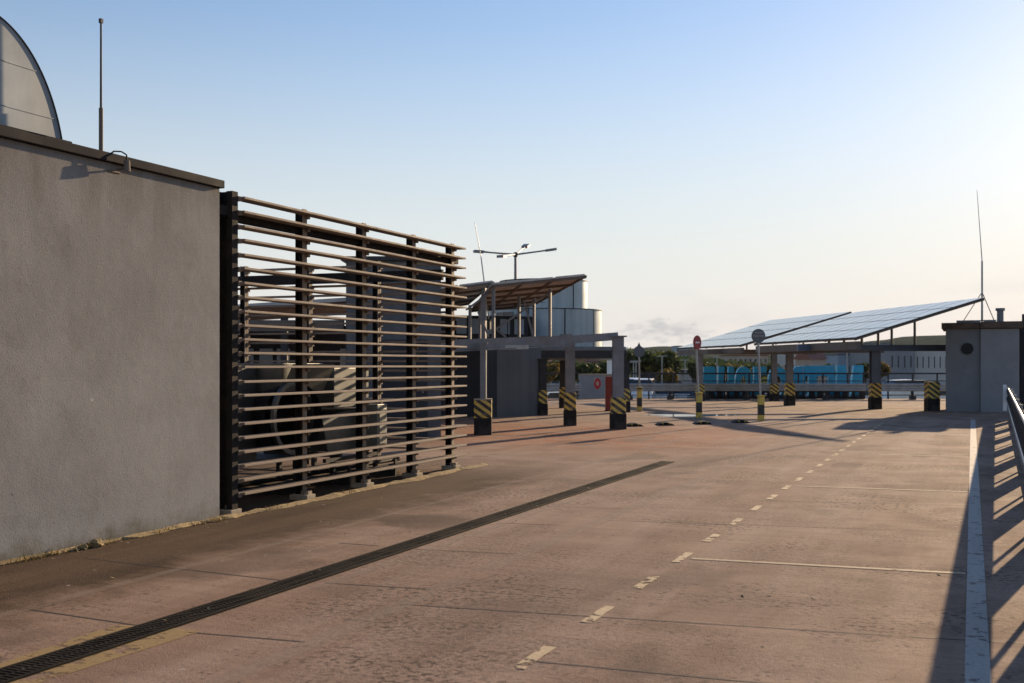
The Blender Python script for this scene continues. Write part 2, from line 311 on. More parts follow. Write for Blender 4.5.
# ------------------------------------------------------------------ mesh building
class MB:
    def __init__(s): s.v = []; s.f = []; s.mi = []; s.m = 0
    def add(s, vs, fs):
        o = len(s.v); s.v += [tuple(v) for v in vs]; s.f += [tuple(i + o for i in f) for f in fs]; s.mi += [s.m] * len(fs); return s
    def box(s, c, d, ax=None):
        """c centre, d full sizes, ax optional 3 axes"""
        ax = ax or (Vector((1, 0, 0)), Vector((0, 1, 0)), Vector((0, 0, 1))); c = Vector(c)
        vs = [c + ax[0] * (i * d[0] / 2) + ax[1] * (j * d[1] / 2) + ax[2] * (k * d[2] / 2) for k in (-1, 1) for j in (-1, 1) for i in (-1, 1)]
        return s.add(vs, [(0, 2, 3, 1), (4, 5, 7, 6), (0, 1, 5, 4), (1, 3, 7, 5), (3, 2, 6, 7), (2, 0, 4, 6)])
    def bar(s, p, q, w, h, up=(0, 0, 1)):
        p, q = Vector(p), Vector(q); d = (q - p); L = d.length; d.normalize(); up = Vector(up)
        if abs(d.dot(up)) > .98: up = Vector((0, 1, 0))
        r = d.cross(up).normalized(); u = r.cross(d).normalized()
        return s.box((p + q) / 2, (w, L, h), (r, d, u))
    def tube(s, p, q, r0, r1=None, n=10, caps=True):
        p, q = Vector(p), Vector(q); r1 = r0 if r1 is None else r1; d = (q - p).normalized()
        a = d.orthogonal().normalized(); b = d.cross(a)
        vs = []; 
        for c, r in ((p, r0), (q, r1)):
            vs += [c + (a * math.cos(2 * math.pi * i / n) + b * math.sin(2 * math.pi * i / n)) * r for i in range(n)]
        fs = [(i, (i + 1) % n, n + (i + 1) % n, n + i) for i in range(n)]
        if caps: fs += [tuple(range(n - 1, -1, -1)), tuple(range(n, 2 * n))]
        return s.add(vs, fs)
    def prism(s, pts, vec):
        pts = [Vector(p) for p in pts]; vec = Vector(vec); n = len(pts)
        return s.add(pts + [p + vec for p in pts], [tuple(range(n - 1, -1, -1)), tuple(range(n, 2 * n))] + [(i, (i + 1) % n, n + (i + 1) % n, n + i) for i in range(n)])
    def ring(s, outer, inner, vec):
        """closed band between two outlines with equal counts, extruded"""
        o = [Vector(p) for p in outer]; i_ = [Vector(p) for p in inner]; vec = Vector(vec); n = len(o)
        vs = o + i_ + [p + vec for p in o] + [p + vec for p in i_]; fs = []
        for a in range(n):
            b = (a + 1) % n
            fs += [(a, b, n + b, n + a), (2 * n + b, 2 * n + a, 3 * n + a, 3 * n + b), (b, a, 2 * n + a, 2 * n + b), (n + a, n + b, 3 * n + b, 3 * n + a)]
        return s.add(vs, fs)
    def sheet(s, pts): return s.add(pts, [tuple(range(len(pts)))])
    def lathe(s, c, prof, n=24):
        vs = []; c = Vector(c)
        for r, z in prof: vs += [c + Vector((r * math.cos(2 * math.pi * i / n), r * math.sin(2 * math.pi * i / n), z)) for i in range(n)]
        fs = [(k * n + i, k * n + (i + 1) % n, (k + 1) * n + (i + 1) % n, (k + 1) * n + i) for k in range(len(prof) - 1) for i in range(n)]
        return s.add(vs, fs)
    def build(s, name, m, parent=None, loc=None, smooth=False, bevel=0):
        """vertices are world positions; the object's origin goes to its parent's (or to loc)"""
        me = bpy.data.meshes.new(name)
        base = Vector((0, 0, 0))
        p = parent
        while p is not None: base = base + p.location; p = p.parent
        off = base + (Vector(loc) if loc is not None else Vector((0, 0, 0)))
        me.from_pydata([Vector(v) - off for v in s.v], [], s.f)
        for mm in (m if isinstance(m, (list, tuple)) else [m]): me.materials.append(M(mm))
        me.polygons.foreach_set('material_index', s.mi)
        me.validate(); me.update()
        import bmesh
        b = bmesh.new(); b.from_mesh(me); bmesh.ops.recalc_face_normals(b, faces=b.faces); b.to_mesh(me); b.free()
        if smooth: me.polygons.foreach_set('use_smooth', [True] * len(me.polygons))
        o = bpy.data.objects.new(name, me); COL.objects.link(o)
        if loc is not None: o.location = loc
        if parent is not None: o.parent = parent
        if bevel:
            bv = o.modifiers.new('bevel', 'BEVEL'); bv.width = bevel; bv.segments = 2; bv.limit_method = 'ANGLE'
        return o

def tag(o, label=None, cat=None, group=None, kind=None):
    if label: o['label'] = label
    if cat: o['category'] = cat
    if group: o['group'] = group
    if kind: o['kind'] = kind
    return o
def thing(name, label, cat, loc=(0, 0, 0), group=None):
    o = bpy.data.objects.new(name, None); COL.objects.link(o); o.location = loc; o.empty_display_size = .2
    return tag(o, label, cat, group)
def copy_tree(o, parent=None):
    c = o.copy(); COL.objects.link(c)
    if parent is not None: c.parent = parent
    for ch in list(o.children): copy_tree(ch, c)
    return c
def V(*a): return Vector(a)
UR, UF, UZ = V(CT, ST, 0), V(-ST, CT, 0), V(0, 0, 1)      # the far deck's own axes: right, forward, up

# ================================================================== GROUND
zs = [-8, -4, 0, 6, 14, 24, 34, 38, 44, 50, 56, 59.5]; us = [-60, -30, -10, 0, 10, 24]
b = MB()
for Z in zs:
    for u in us: b.v.append(W(u, Z, gz(Z)))
nu = len(us)
for i in range(len(zs) - 1):
    for j in range(nu - 1): b.f.append((i * nu + j, i * nu + j + 1, (i + 1) * nu + j + 1, (i + 1) * nu + j)); b.mi.append(0)
tag(b.build('deck', 'deck'), kind='structure')
b = MB(); b.box(W(-18, 59.62, gz(59.5) - .62), (84, .2, 1.15), (UR, UF, UZ)); tag(b.build('deck_edge', 'parapet_grey'), kind='structure')

b = MB(); n = 72; rad = [0, 55, 120, 300, 800, 2200, 7000]
for r in rad:
    for i in range(n): b.v.append((r * math.cos(2 * math.pi * i / n), r * math.sin(2 * math.pi * i / n), -1.75))
for k in range(len(rad) - 1):
    for i in range(n): b.f.append((k * n + i, k * n + (i + 1) % n, (k + 1) * n + (i + 1) % n, (k + 1) * n + i)); b.mi.append(0)
tag(b.build('ground', 'grass'), kind='structure')
b = MB(); b.sheet([W(-70, 62, -1.74), W(90, 62, -1.74), W(120, 190, -1.74), W(-70, 190, -1.74)]); tag(b.build('car_park', 'asphalt'), kind='structure')

def hill(name, Z0, depth, prof, seed):
    """a wooded ridge: prof = list of (pixel column, pixel row of the skyline)"""
    rn = random.Random(seed); b = MB(); cols = []; steps = 160; rows = 7
    for i in range(steps + 1):
        t = i / steps; px = prof[0][0] + (prof[-1][0] - prof[0][0]) * t
        for (xa, ya), (xb, yb) in zip(prof, prof[1:]):
            if xa <= px <= xb: py = ya + (yb - ya) * (px - xa) / (xb - xa); break
        top = EYE + (HZ - py) / F * Z0 + rn.uniform(-1, 1) * Z0 * .0006
        u = (px - 512) / F * Z0
        for k in range(rows):
            s = k / (rows - 1); b.v.append(W(u, Z0 - depth * (1 - s), -2 + (top + 2) * math.sin(s * math.pi / 2) + rn.uniform(-.4, .4) * (0 < k) * Z0 * .0005))
    for i in range(steps):
        for k in range(rows - 1): b.f.append((i * rows + k, (i + 1) * rows + k, (i + 1) * rows + k + 1, i * rows + k + 1)); b.mi.append(0)
    return tag(b.build(name, 'hill_wood', smooth=False), kind='structure')
hill('hills', 2600, 900, [(-900, 352), (200, 352), (480, 354), (600, 352), (640, 348), (660, 346.5), (688, 349), (720, 353), (800, 349), (860, 343), (910, 336), (935, 336), (980, 341), (1100, 350), (1900, 354)], 3)
hill('low_hills', 1500, 500, [(-900, 357), (300, 357), (520, 356), (640, 355), (700, 357), (780, 355), (840, 351), (900, 349), (960, 353), (1100, 357), (1900, 358)], 5)

# ------------------------------------------------------------------ markings, joints, drain
def strip(b, p, q, w, z):
    p, q = Vector(p), Vector(q); d = (q - p).normalized(); r = V(d.y, -d.x, 0) * (w / 2)
    b.sheet([V(*(p - r).xy, z + GZ(p)), V(*(p + r).xy, z + GZ(p)), V(*(q + r).xy, z + GZ(q)), V(*(q - r).xy, z + GZ(q))])
b = MB()
JL = [((30, 609.6), (141, 626)), ((172, 631), (305, 642)), ((83, 558), (282, 580.5)), ((325, 583), (432, 589.5)), ((395, 604), (1023, 644)),
      ((340, 543), (378, 546)), ((416, 549.3), (516, 554)), ((496, 523.3), (558, 525)), ((560, 507), (630, 509)), ((607, 520.5), (972, 532.5)), ((530, 661), (1000, 706)), ((700, 455), (972, 463)), ((760, 500.5), (972, 506))]
for p, q in JL: strip(b, G(*p), G(*q), .016, .002)
tag(b.build('pavement_joints', 'joint_tar'), kind='structure')
b = MB()
for xx, y0, y1, ww in ((-3.5, 3, 27, .16), (-5.72, 3.5, 24, .10), (-4.33, 7, 18.5, .10)): strip(b, (xx, y0, 0), (xx, y1, 0), ww, .0026)
tag(b.build('faded_line', 'paint_ghost'), kind='structure')
b = MB(); strip(b, (.03, 1.5, 0), (.08, 35.2, 0), .125, .004); tag(b.build('edge_line', 'paint_white'), kind='structure')
b = MB(); y = 2.1
while y < 33:
    n = 5; L = .50; w0 = .075
    pts = [V(-2.2 + random.uniform(-.006, .003) - w0 / 2, y + L * i / n, .004) for i in range(n + 1)] + [V(-2.2 + random.uniform(-.006, .003) + w0 / 2, y + L * i / n, .004) for i in range(n, -1, -1)]
    b.sheet(pts); y += 1.15
tag(b.build('dashed_line', 'paint_cream'), kind='structure')
b = MB()
for yy in (9.22, 15.2, 21.0, 27.5): strip(b, (-2.12, yy, 0), (-.03, yy + .12, 0), .07, .004)
tag(b.build('bay_lines', 'paint_bay'), kind='structure')
b = MB(); b.sheet([V(-4.70, 3.0, .003), V(-4.695, 3.0, .003), V(-4.695, 5.6, .003), V(-4.86, 5.55, .003)]); b.sheet([V(-4.465, 3, .003), V(-4.40, 3, .003), V(-4.26, 5.62, .003), V(-4.465, 5.62, .003)])
tag(b.build('tan_patch', 'paint_tan'), kind='structure')
DX = -4.58
tr = thing('trench_drain', 'long black cast iron trench drain running along the deck', 'drain', (DX, 10, 0))
b = MB(); b.sheet([V(DX - .115, 1.0, .007), V(DX + .115, 1.0, .007), V(DX + .115, 18.2, .007), V(DX - .115, 18.2, .007)]); b.build('channel', 'slot_dark', tr)
b = MB()
for sx in (-1, 1): b.box((DX + sx * .104, 9.6, .010), (.016, 17.2, .010))
b.build('frame', 'iron', tr)
b = MB(); y = 1.0
while y < 18.2:
    for sx in (-1, 1): b.box((DX + sx * .050, y, .008), (.078, .017 + .004 * (int(y * 2) % 2), .008))
    y += .038
b.build('grate', 'iron', tr)

# puddle behind the speed humps
b = MB(); pc = G(688, 415.5); pts = []
for i in range(28):
    a = 2 * math.pi * i / 28; r = 1 + .25 * math.sin(3 * a + 1) + .15 * math.sin(5 * a)
    p = pc + UR * (1.25 * r * math.cos(a)) + UF * (.75 * r * math.sin(a)); pts.append(V(p.x, p.y, .005 + GZ(p)))
b.sheet(pts); tag(b.build('puddle', 'water'), kind='structure')

# ================================================================== LEFT BUILDING
XW, YE, HT = -7.15, 9.72, 3.40
bl = thing('plant_room', 'grey rough-rendered windowless building with dark metal coping filling the left edge', 'building', (XW - 3, 2, 0))
b = MB(); b.box((XW - 3.5, (YE - 8) / 2, HT / 2), (7, YE + 8, HT)); b.build('wall', 'render', bl)
b = MB(); b.box((XW - 3.47, (YE - 8) / 2, HT + .042), (7.05, YE + 8.03, .08)); b.build('coping', 'coping_metal', bl, bevel=.006)
# barrel vault: the outline read on the plane of its end sheet, then carried back over the roof
VX = XW - .55
def on_x(px, py, X):
    t = (px - 512) / F; Z = X / (t * CT - ST); return V(X, Z * (CT + t * ST), EYE + (HZ - py) / F * Z)
arc = [(62.3, 146), (60.5, 135), (58.6, 126), (52.7, 102.5), (43.9, 77.6), (29.3, 49.8), (14.6, 30.7), (0, 17.5), (-25, -1), (-60, -17), (-110, -24)]
vis = [on_x(x, y, VX) for x, y in arc[:8]]
best = None
for ic in range(9):                                     # half-ellipse through the visible rim, centre at or below the roof line
    zc = HT - ic * .2
    for ia in range(60):
        ax_ = .8 + ia * .06
        for ib in range(60):
            bz = .8 + ib * .06; k0 = math.sqrt(max(0, 1 - ((vis[0].z - zc) / bz) ** 2)); yc = vis[0].y - ax_ * k0
            er = sum((math.hypot((p.y - yc) / ax_, (p.z - zc) / bz) - 1) ** 2 for p in vis) * ax_ * bz
            if best is None or er < best[0]: best = (er, ax_, bz, yc, zc)
_, ax_, bz, yc, zc = best
a0 = math.asin((HT + .06 - zc) / bz)
top = V(VX, yc, zc + bz); op = [V(VX, yc + ax_ * math.cos(a0), HT + .06)]
full = [V(VX, yc + ax_ * math.cos(a), zc + bz * math.sin(a)) for a in [a0 + (math.pi - 2 * a0) * i / 72 for i in range(73)]]
full[0].z = HT + .06; full[-1].z = HT + .06
b = MB(); b.prism(full, (-5.2, 0, 0)); va = b.build('roof_vault', 'vault_sheet', bl)
def shrink(p, k): return V(p.x, top.y + (p.y - top.y) * k, HT + (p.z - HT) * k)
b = MB(); b.ring([shrink(p, 1.005) + V(.012, 0, 0) for p in full], [shrink(p, .9985) + V(.012, 0, 0) for p in full], (-.06, 0, 0)); b.build('rim', 'coping_metal', va)
b = MB()
for k in (.30, .62): 
    zz = HT + .06 + (top.z - HT) * k; b.box((VX + .002, top.y, zz), (.0035, 2 * abs(op[0].y - top.y) * math.sqrt(max(0, 1 - k * k)) * .93, .008))
b.build('seam', 'vault_sheet', va)
b = MB(); b.box((VX + .02, top.y, HT + .16), (.1, 2 * abs(op[0].y - top.y) + .05, .15)); b.build('skirt', 'coping_metal', va)

p = at(101, 150, 10.6); t2 = at(101, 22, 10.6); mid = at(101, 108, 10.6)
lr = thing('lightning_rod', 'slim upright lightning rod on the left building roof right of the vault', 'lightning rod', (p.x, p.y, HT + .05), 'lightning rods')
b = MB(); b.tube((p.x, p.y, HT + .05), mid, .020, .020); b.build('mast', 'brown_steel', lr)
b = MB(); b.tube(mid, t2, .011, .009); b.box(t2 + V(0, 0, .01), (.03, .03, .04)); b.build('tip', 'dark_steel', lr)
b = MB(); b.lathe((p.x, p.y, HT + .07), [(0, .05), (.03, .05), (.09, 0), (.09, -.02)], 12); b.build('base', 'foot_concrete', lr)

q = on_x(127, 166, XW + .10)
br = thing('bulkhead_lamp', 'small cable-fed lamp bracket clipped over the dark wall coping', 'lamp', q)
b = MB(); b.tube(q + V(0, 0, -.05), q + V(0, 0, .05), .032, .026, 12); b.build('lamp_body', 'terra', br)
b = MB(); b.tube(q + V(-.12, 0, -.03), q + V(0, 0, -.02), .010); b.tube(q + V(-.1, -.14, -.055), q + V(-.1, .02, -.055), .012); b.build('bracket', 'brown_steel', br)
b = MB(); pts = [q + V(0, 0, .05), q + V(0, -.005, .10), q + V(-.03, -.04, .125), q + V(-.06, -.10, .12), q + V(-.08, -.13, .09)]
for a, c in zip(pts, pts[1:]): b.tube(a, c, .007, n=6)
b.build('cable', 'black_rubber', br)
b = MB(); b.box(q + V(-.09, -.16, .055), (.06, .07, .07)); b.build('junction_box', 'dark_steel', br)

# mossy mortar fillet along wall and screen, with lumps
rn = random.Random(4); b = MB(); ys = [3 + .16 * i for i in range(86)]; prev = None; rows = []
for y in ys:
    w0 = max(.004, (.022 if y < YE else .05) + .03 * math.sin(y * 2.3) + .03 * math.sin(y * 5.9 + 1) + .03 * (rn.random() - .5) + (.05 if y > YE else 0)); h0 = .004 + .018 * rn.random(); rows.append((y, w0, h0))
for (y0, w0, h0), (y1, w1, h1) in zip(rows, rows[1:]):
    b.add([V(XW, y0, h0 + .02), V(XW + w0, y0, .004), V(XW + w1, y1, .004), V(XW, y1, h1 + .02)], [(0, 1, 2, 3)])
tag(b.build('mortar_fillet', 'moss_mortar'), 'mossy yellowish mortar strip along the foot of the left wall', 'kerb')
def lump(c, r, seed):
    rn = random.Random(seed); b = MB(); n = 9; vs = []; m = 5
    for j in range(m + 1):
        th = math.pi * j / m
        for i in range(n): vs.append(Vector(c) + V(math.sin(th) * math.cos(2 * math.pi * i / n), math.sin(th) * math.sin(2 * math.pi * i / n), math.cos(th) * .7) * (r * rn.uniform(.75, 1.15)))
    return b.add(vs, [(j * n + i, j * n + (i + 1) % n, (j + 1) * n + (i + 1) % n, (j + 1) * n + i) for j in range(m) for i in range(n)])
for (px, py, r, lb) in ((92, 546.5, .060, 'largest broken mortar lump against the left wall foot'), (78, 549, .038, 'smaller rounded mortar lump left of the largest lump'), (104, 546, .024, 'tiny crumb of mortar right of the largest lump')):
    c = G(px, py); o = lump((XW + .06, c.y, r * .5), r, px).build('mortar_lump', 'moss_mortar', None, (XW + .06, c.y, 0)); tag(o, lb, 'rubble', 'mortar lumps at the wall foot')

rn = random.Random(21); b = MB()
for i in range(170):
    if i < 70: x, y, zz = DX + rn.uniform(-.11, .11), rn.uniform(3, 15), .022
    elif i < 140: x, y, zz = XW + .05 + abs(rn.gauss(0, .16)), rn.uniform(5, 15.5), .03
    else: x, y, zz = rn.uniform(-6.5, .0), rn.uniform(4, 14), .012
    a_ = rn.uniform(0, 6.3); r = rn.uniform(.008, .022); t = rn.uniform(-.4, .4); d = V(math.cos(a_), math.sin(a_), t) * r; e = V(-math.sin(a_), math.cos(a_), rn.uniform(-.3, .3)) * r * .55
    c = V(x, y, zz); b.add([c - d, c - e + V(0, 0, .003), c + d, c + e], [(0, 1, 2, 3)])
tag(b.build('leaf_litter', 'moss_mortar'), 'dry leaf bits scattered on the drain grate and along the wall foot', 'leaves', kind='stuff')
b = MB()
for i in range(260):
    cl = rn.choice((5.9, 7.2, 7.45, 7.9, 8.8, 9.5, 10.6, 12.2)); x, y = XW + .02 + abs(rn.gauss(0, .03)), cl + rn.gauss(0, .13); h = rn.uniform(.02, .075); a_ = rn.uniform(0, 6.3); ln = V(math.cos(a_), math.sin(a_), 0) * h * .6
    q = V(-math.sin(a_), math.cos(a_), 0) * .005; b.add([V(x, y, .0) - q, V(x, y, 0) + q, V(x, y, h) + ln], [(0, 1, 2)])
tag(b.build('weeds', 'leaf_autumn'), 'small weed tufts growing along the foot of the left wall', 'weeds', kind='stuff')

# ================================================================== SLATTED SCREENS
XS = -7.27
fy = [10.02, 11.44, 12.86, 14.28, 15.62]
sc1 = thing('slatted_screen', 'tall front screen of tan horizontal slats facing the lane beside the grey wall', 'screen', (XS, 10, 0), 'slatted screens')
b = MB(); z = 3.36
for i in range(22):
    j = [rn.uniform(-.006, .003) for _ in range(4)]
    zz = z - i * .1495
    ends = [10.11 + .012 * rn.random(), 13.0 + .1 * (i % 2), 15.86 - (.0 if i > 3 else .03)]
    for k in range(2):
        p = V(XS + .065, ends[k] + .002, zz + j[k]); q = V(XS + .065, ends[k + 1], zz + j[k + 1]); b.bar(p, q, .165, .026)
b.build('slat_panel', 'slat_timber', sc1, bevel=.004)
b = MB(); b.box((XS - .09, 12.95, 3.195), (.10, 6.0, .12)); b.box((XS - .02, 9.85, 3.21), (.12, .30, .10)); b.build('rail', 'post_steel', sc1)
for i, y in enumerate(fy):
    b = MB(); y += .07 if 0 < i < 4 else .02
    b.box((XS - .040, y, 1.72), (.085, .012, 3.40)); b.box((XS - .040 - .048, y, 1.72), (.012, .085, 3.40))
    if i == 0: b.box((XS + .045, y, 1.72), (.075, .10, 3.40))
    b.m = 1 if i else 0  # lane-side flange of the dark posts painted tan to look sunlit
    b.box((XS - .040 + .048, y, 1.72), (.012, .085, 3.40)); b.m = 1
    for k in range(22): b.box((XS + .028, y + .03, z - k * .1495 - .036), (.05, .04, .036)) if i else b.box((XS + .06, y + .072, z - k * .1495 - .008), (.08, .05, .05))
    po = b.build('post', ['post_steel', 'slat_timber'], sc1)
    b = MB(); b.box((XS - .02, y, .035), (.24, .19, .066)); b.box((XS + .02, y + .02, .085), (.10, .09, .05)); b.build('foot', 'foot_concrete', po, bevel=.008)
b = MB(); b.box((XS - .13, 9.90, 1.72), (.14, .10, 3.40)); b.build('post', 'post_steel', sc1)

YB = 15.72
sc2 = thing('slatted_screen', 'lower rear screen seen through the gaps of the front slats', 'screen', (-9.8, YB, 0), 'slatted screens')
b = MB()
for i in range(20):
    zz = 3.14 - i * .1495; b.bar(V(-12.6, YB + .06, zz), V(-7.40, YB + .06, zz), .11, .030)
b.build('slat_panel', 'slat_timber', sc2)
for x in (-12.32, -11.08, -9.86, -8.62):
    b = MB(); b.box((x, YB - .05, 1.6), (.012, .10, 3.2)); b.box((x + .045, YB - .05, 1.6), (.09, .012, 3.2))
    b.m = 1; b.box((x + .085, YB - .05, 1.6), (.010, .10, 3.2))  # right flange coloured tan as painted sunlight; brackets share the slat colour
    for k in range(20): b.box((x + .10, YB - .02, 3.14 - k * .1495 - .035), (.022, .07, .05))
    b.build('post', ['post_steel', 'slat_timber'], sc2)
b = MB(); b.box((-10, YB - .14, 2.95), (5.2, .06, .16)); b.build('rail', 'post_steel', sc2)

# ------------------------------------------------------------------ machinery inside the screens
ah = thing('air_handling_unit', 'grey air handling unit with round dark fan cowl behind the lower front slats', 'ventilation unit', (-8.7, 12.2, 0))
b = MB(); b.box((-8.95, 11.75, .98), (1.2, .75, 1.20)); b.build('cabinet', 'duct_sheet', ah, bevel=.01)
for k in range(6):
    b = MB(); b.box((-8.62, 11.372, .52 + k * .17), (.16, .012, .085)); b.build('louvre', 'cabinet_pale', ah)
b = MB(); b.tube((-8.55, 12.55, .92), (-7.95, 12.35, .92), .42, .46, 28, False); b.tube((-8.55, 12.55, .92), (-8.5, 12.53, .92), .42, .42, 28); b.build('fan_cowl', 'dark_steel', ah, smooth=True)
b = MB(); b.ring([V(-7.94, 12.35 + .47 * math.cos(2 * math.pi * i / 28), .92 + .47 * math.sin(2 * math.pi * i / 28)) for i in range(28)], [V(-7.94, 12.35 + .41 * math.cos(2 * math.pi * i / 28), .92 + .41 * math.sin(2 * math.pi * i / 28)) for i in range(28)], (-.05, 0, 0)); b.build('cowl_ring', 'duct_sheet', ah)
b = MB()
for k in range(5):
    a = 2 * math.pi * k / 5; b.bar(V(-8.3, 12.46, .92), V(-8.3, 12.46 + .34 * math.cos(a), .92 + .34 * math.sin(a)), .14, .02, (1, .4, 0))
b.build('fan_blades', 'iron', ah)
b = MB(); b.box((-8.55, 12.65, 1.43), (1.1, 1.0, .36)); b.prism([V(-8.0, 12.15, 1.25), V(-8.0, 13.15, 1.25), V(-7.82, 13.15, 1.6), V(-7.82, 12.15, 1.6)], (-.02, 0, 0)); b.build('hood', 'cabinet', ah, bevel=.008)
for x, y in ((-9.4, 11.5), (-8.45, 11.5), (-9.4, 12.95), (-8.3, 12.95)):
    b = MB(); b.box((x, y, .19), (.07, .07, .38)); b.build('leg', 'dark_steel', ah)
b = MB(); b.box((-8.9, 12.2, .36), (1.3, 1.7, .05)); b.build('base_frame', 'dark_steel', ah)
du = thing('duct_box', 'boxy sheet metal duct with sloping cover right of the round fan cowl', 'duct', (-8.3, 13.8, 0))
b = MB(); b.box((-8.45, 13.72, 1.28), (1.1, .95, .54)); b.build('upper_box', 'cabinet', du, bevel=.01)
b = MB(); b.prism([V(-8.0, 13.1, .90), V(-8.0, 14.15, .98), V(-8.0, 14.15, .42), V(-8.0, 13.25, .42)], (-.8, 0, 0)); b.build('lower_box', 'duct_sheet', du, bevel=.01)
b = MB(); b.box((-7.86, 14.30, .72), (.24, .28, .62)); b.box((-7.735, 14.30, .72), (.012, .20, .50)); b.build('end_cover', 'cabinet_pale', du, bevel=.01)
b = MB(); b.box((-8.0, 14.22, 1.25), (.06, .05, .62)); b.build('corner_post', 'cabinet_pale', du)
for x, y in ((-8.8, 13.3), (-7.95, 13.3), (-8.8, 14.2), (-7.95, 14.2)):
    b = MB(); b.box((x, y, .21), (.06, .06, .42)); b.build('leg', 'dark_steel', du)
b = MB(); b.bar((-8.9, 13.1, .40), (-7.7, 13.1, .40), .05, .06); b.bar((-7.9, 13.0, .32), (-7.9, 14.4, .32), .05, .05); b.build('base_frame', 'dark_steel', du)
pi = thing('pipe_run', 'dark insulated pipes low along the floor behind the front screen', 'pipes', (-8.2, 13, 0))
for k, (x, zz, r) in enumerate(((-7.75, .13, .035), (-7.9, .10, .025), (-8.05, .16, .03))):
    b = MB(); b.tube((x, 10.2, zz), (x, 15.4, zz), r, n=8); b.build('pipe', ('black_rubber', 'dark_steel', 'black_rubber')[k], pi)
for y in (10.6, 11.9, 13.2, 14.5):
    b = MB(); b.box((-7.9, y, .045), (.5, .06, .09)); b.box((-7.64, y, .12), (.03, .05, .24)); b.build('pipe_support', 'dark_steel', pi)

# stair house and dark sheds behind the screens
st = thing('stair_house', 'tall blue grey stair house with flat roof standing behind the slatted screens', 'building', W(-2.7, 25, 0))
q0, q1 = at(346, 300, 24.0), at(441, 300, 24.0); hh = EYE + 103 / F * 24
b = MB(); b.prism([V(*q0.xy, 0), V(*q1.xy, 0), V(*(q1 + UF * 2.4 - UR * .5).xy, 0), V(*(q0 + UF * 2.4).xy, 0)], UZ * hh); b.build('wall', 'blue_grey_panel', st)
b = MB(); b.prism([V(*(q0 - UR * .1 - UF * .1).xy, hh + .003), V(*(q1 + UR * .04 - UF * .1).xy, hh + .003), V(*(q1 - UR * .5 + UF * 2.5).xy, hh + .003), V(*(q0 - UR * .1 + UF * 2.5).xy, hh + .003)], UZ * .09); b.build('roof', 'dark_steel', st)
b = MB(); p = q0.lerp(q1, .12); b.box(V(p.x, p.y, hh / 2) - UF * .012, (.42, .02, hh), (UR, UF, UZ)); b.build('corner_panel', 'blue_grey_panel', st)
p = q0.lerp(q1, .62); b = MB(); b.box(V(p.x, p.y, 1.06) - UF * .012, (.95, .03, 2.1), (UR, UF, UZ)); d = b.build('door', 'dark_wall', st)
b = MB(); b.box(V(p.x, p.y, 1.05) - UF * .05 + UR * .38, (.03, .05, .12), (UR, UF, UZ)); b.build('handle', 'galv', d)
sh = thing('open_shed', 'dark open-fronted shed with brown roof deep behind the slatted screens', 'shed', W(-5.6, 27, 0))
b = MB(); b.prism([W(-8.6, 24.3, 2.62), W(-3.4, 24.3, 2.95), W(-3.4, 24.3, 3.03), W(-8.6, 24.3, 2.70)], UF * 5.5); b.build('roof', 'underside', sh)
b = MB(); b.box(W(-6.0, 29.7, 1.3), (6.4, .12, 2.6), (UR, UF, UZ)); b.build('rear_wall', 'dark_wall', sh)
for u in (-8.3, -6.6, -4.9, -3.5):
    b = MB(); b.box(W(u, 24.5, 1.3), (.14, .14, 2.6), (UR, UF, UZ)); b.build('post', 'dark_steel', sh)
b = MB(); b.box(W(-6.3, 24.4, 2.42), (5.4, .12, .24), (UR, UF, UZ)); b.build('beam', 'brown_steel', sh)
for k, u in enumerate((-6.9, -6.4, -5.95, -4.3)):
    b = MB(); b.box(W(u, 29.62, 1.75), (.34, .03, .5), (UR, UF, UZ)); b.build('window', 'plaster_blue', sh)

# ================================================================== CANOPIES
def column(parent, p, ztop, wcol=.20, wbase=.38, hb=.40, hs=.42, steel='grey_steel', sleeve=True, extra=0):
    z0 = GZ(p); p = V(p.x, p.y, z0)
    b = MB(); b.box(p + V(0, 0, (hb - .1 + ztop - z0) / 2), (wcol * .85, wcol * .12, ztop - z0 - hb + .1), (UR, UF, UZ))
    b = MB(); zc = (ztop + z0 + hb) / 2; hc = ztop - z0 - hb
    b.box(V(p.x, p.y, zc) - UF * (wcol * .45), (wcol, wcol * .1, hc), (UR, UF, UZ)); b.box(V(p.x, p.y, zc) + UF * (wcol * .45), (wcol, wcol * .1, hc), (UR, UF, UZ)); b.box(V(p.x, p.y, zc), (wcol * .35, wcol * .82, hc), (UR, UF, UZ))
    c = b.build('column', steel, parent, p - parent.location)
    b = MB(); b.box(p + V(0, 0, hb / 2 - .02), (wbase, wbase, hb + .04), (UR, UF, UZ)); b.build('footing', 'footing_black', c, bevel=.02)
    b = MB(); b.box(p + V(0, 0, hb + hs / 2), (wbase * .92, wbase * .92, hs), (UR, UF, UZ)); b.build('hazard_sleeve', 'hazard', c, (0, 0, 0), bevel=.012)
    b = MB(); b.box(V(p.x, p.y, ztop - .01), (wcol * 1.5, wcol * 1.5, .03), (UR, UF, UZ)); b.build('cap_plate', steel, c)
    return c

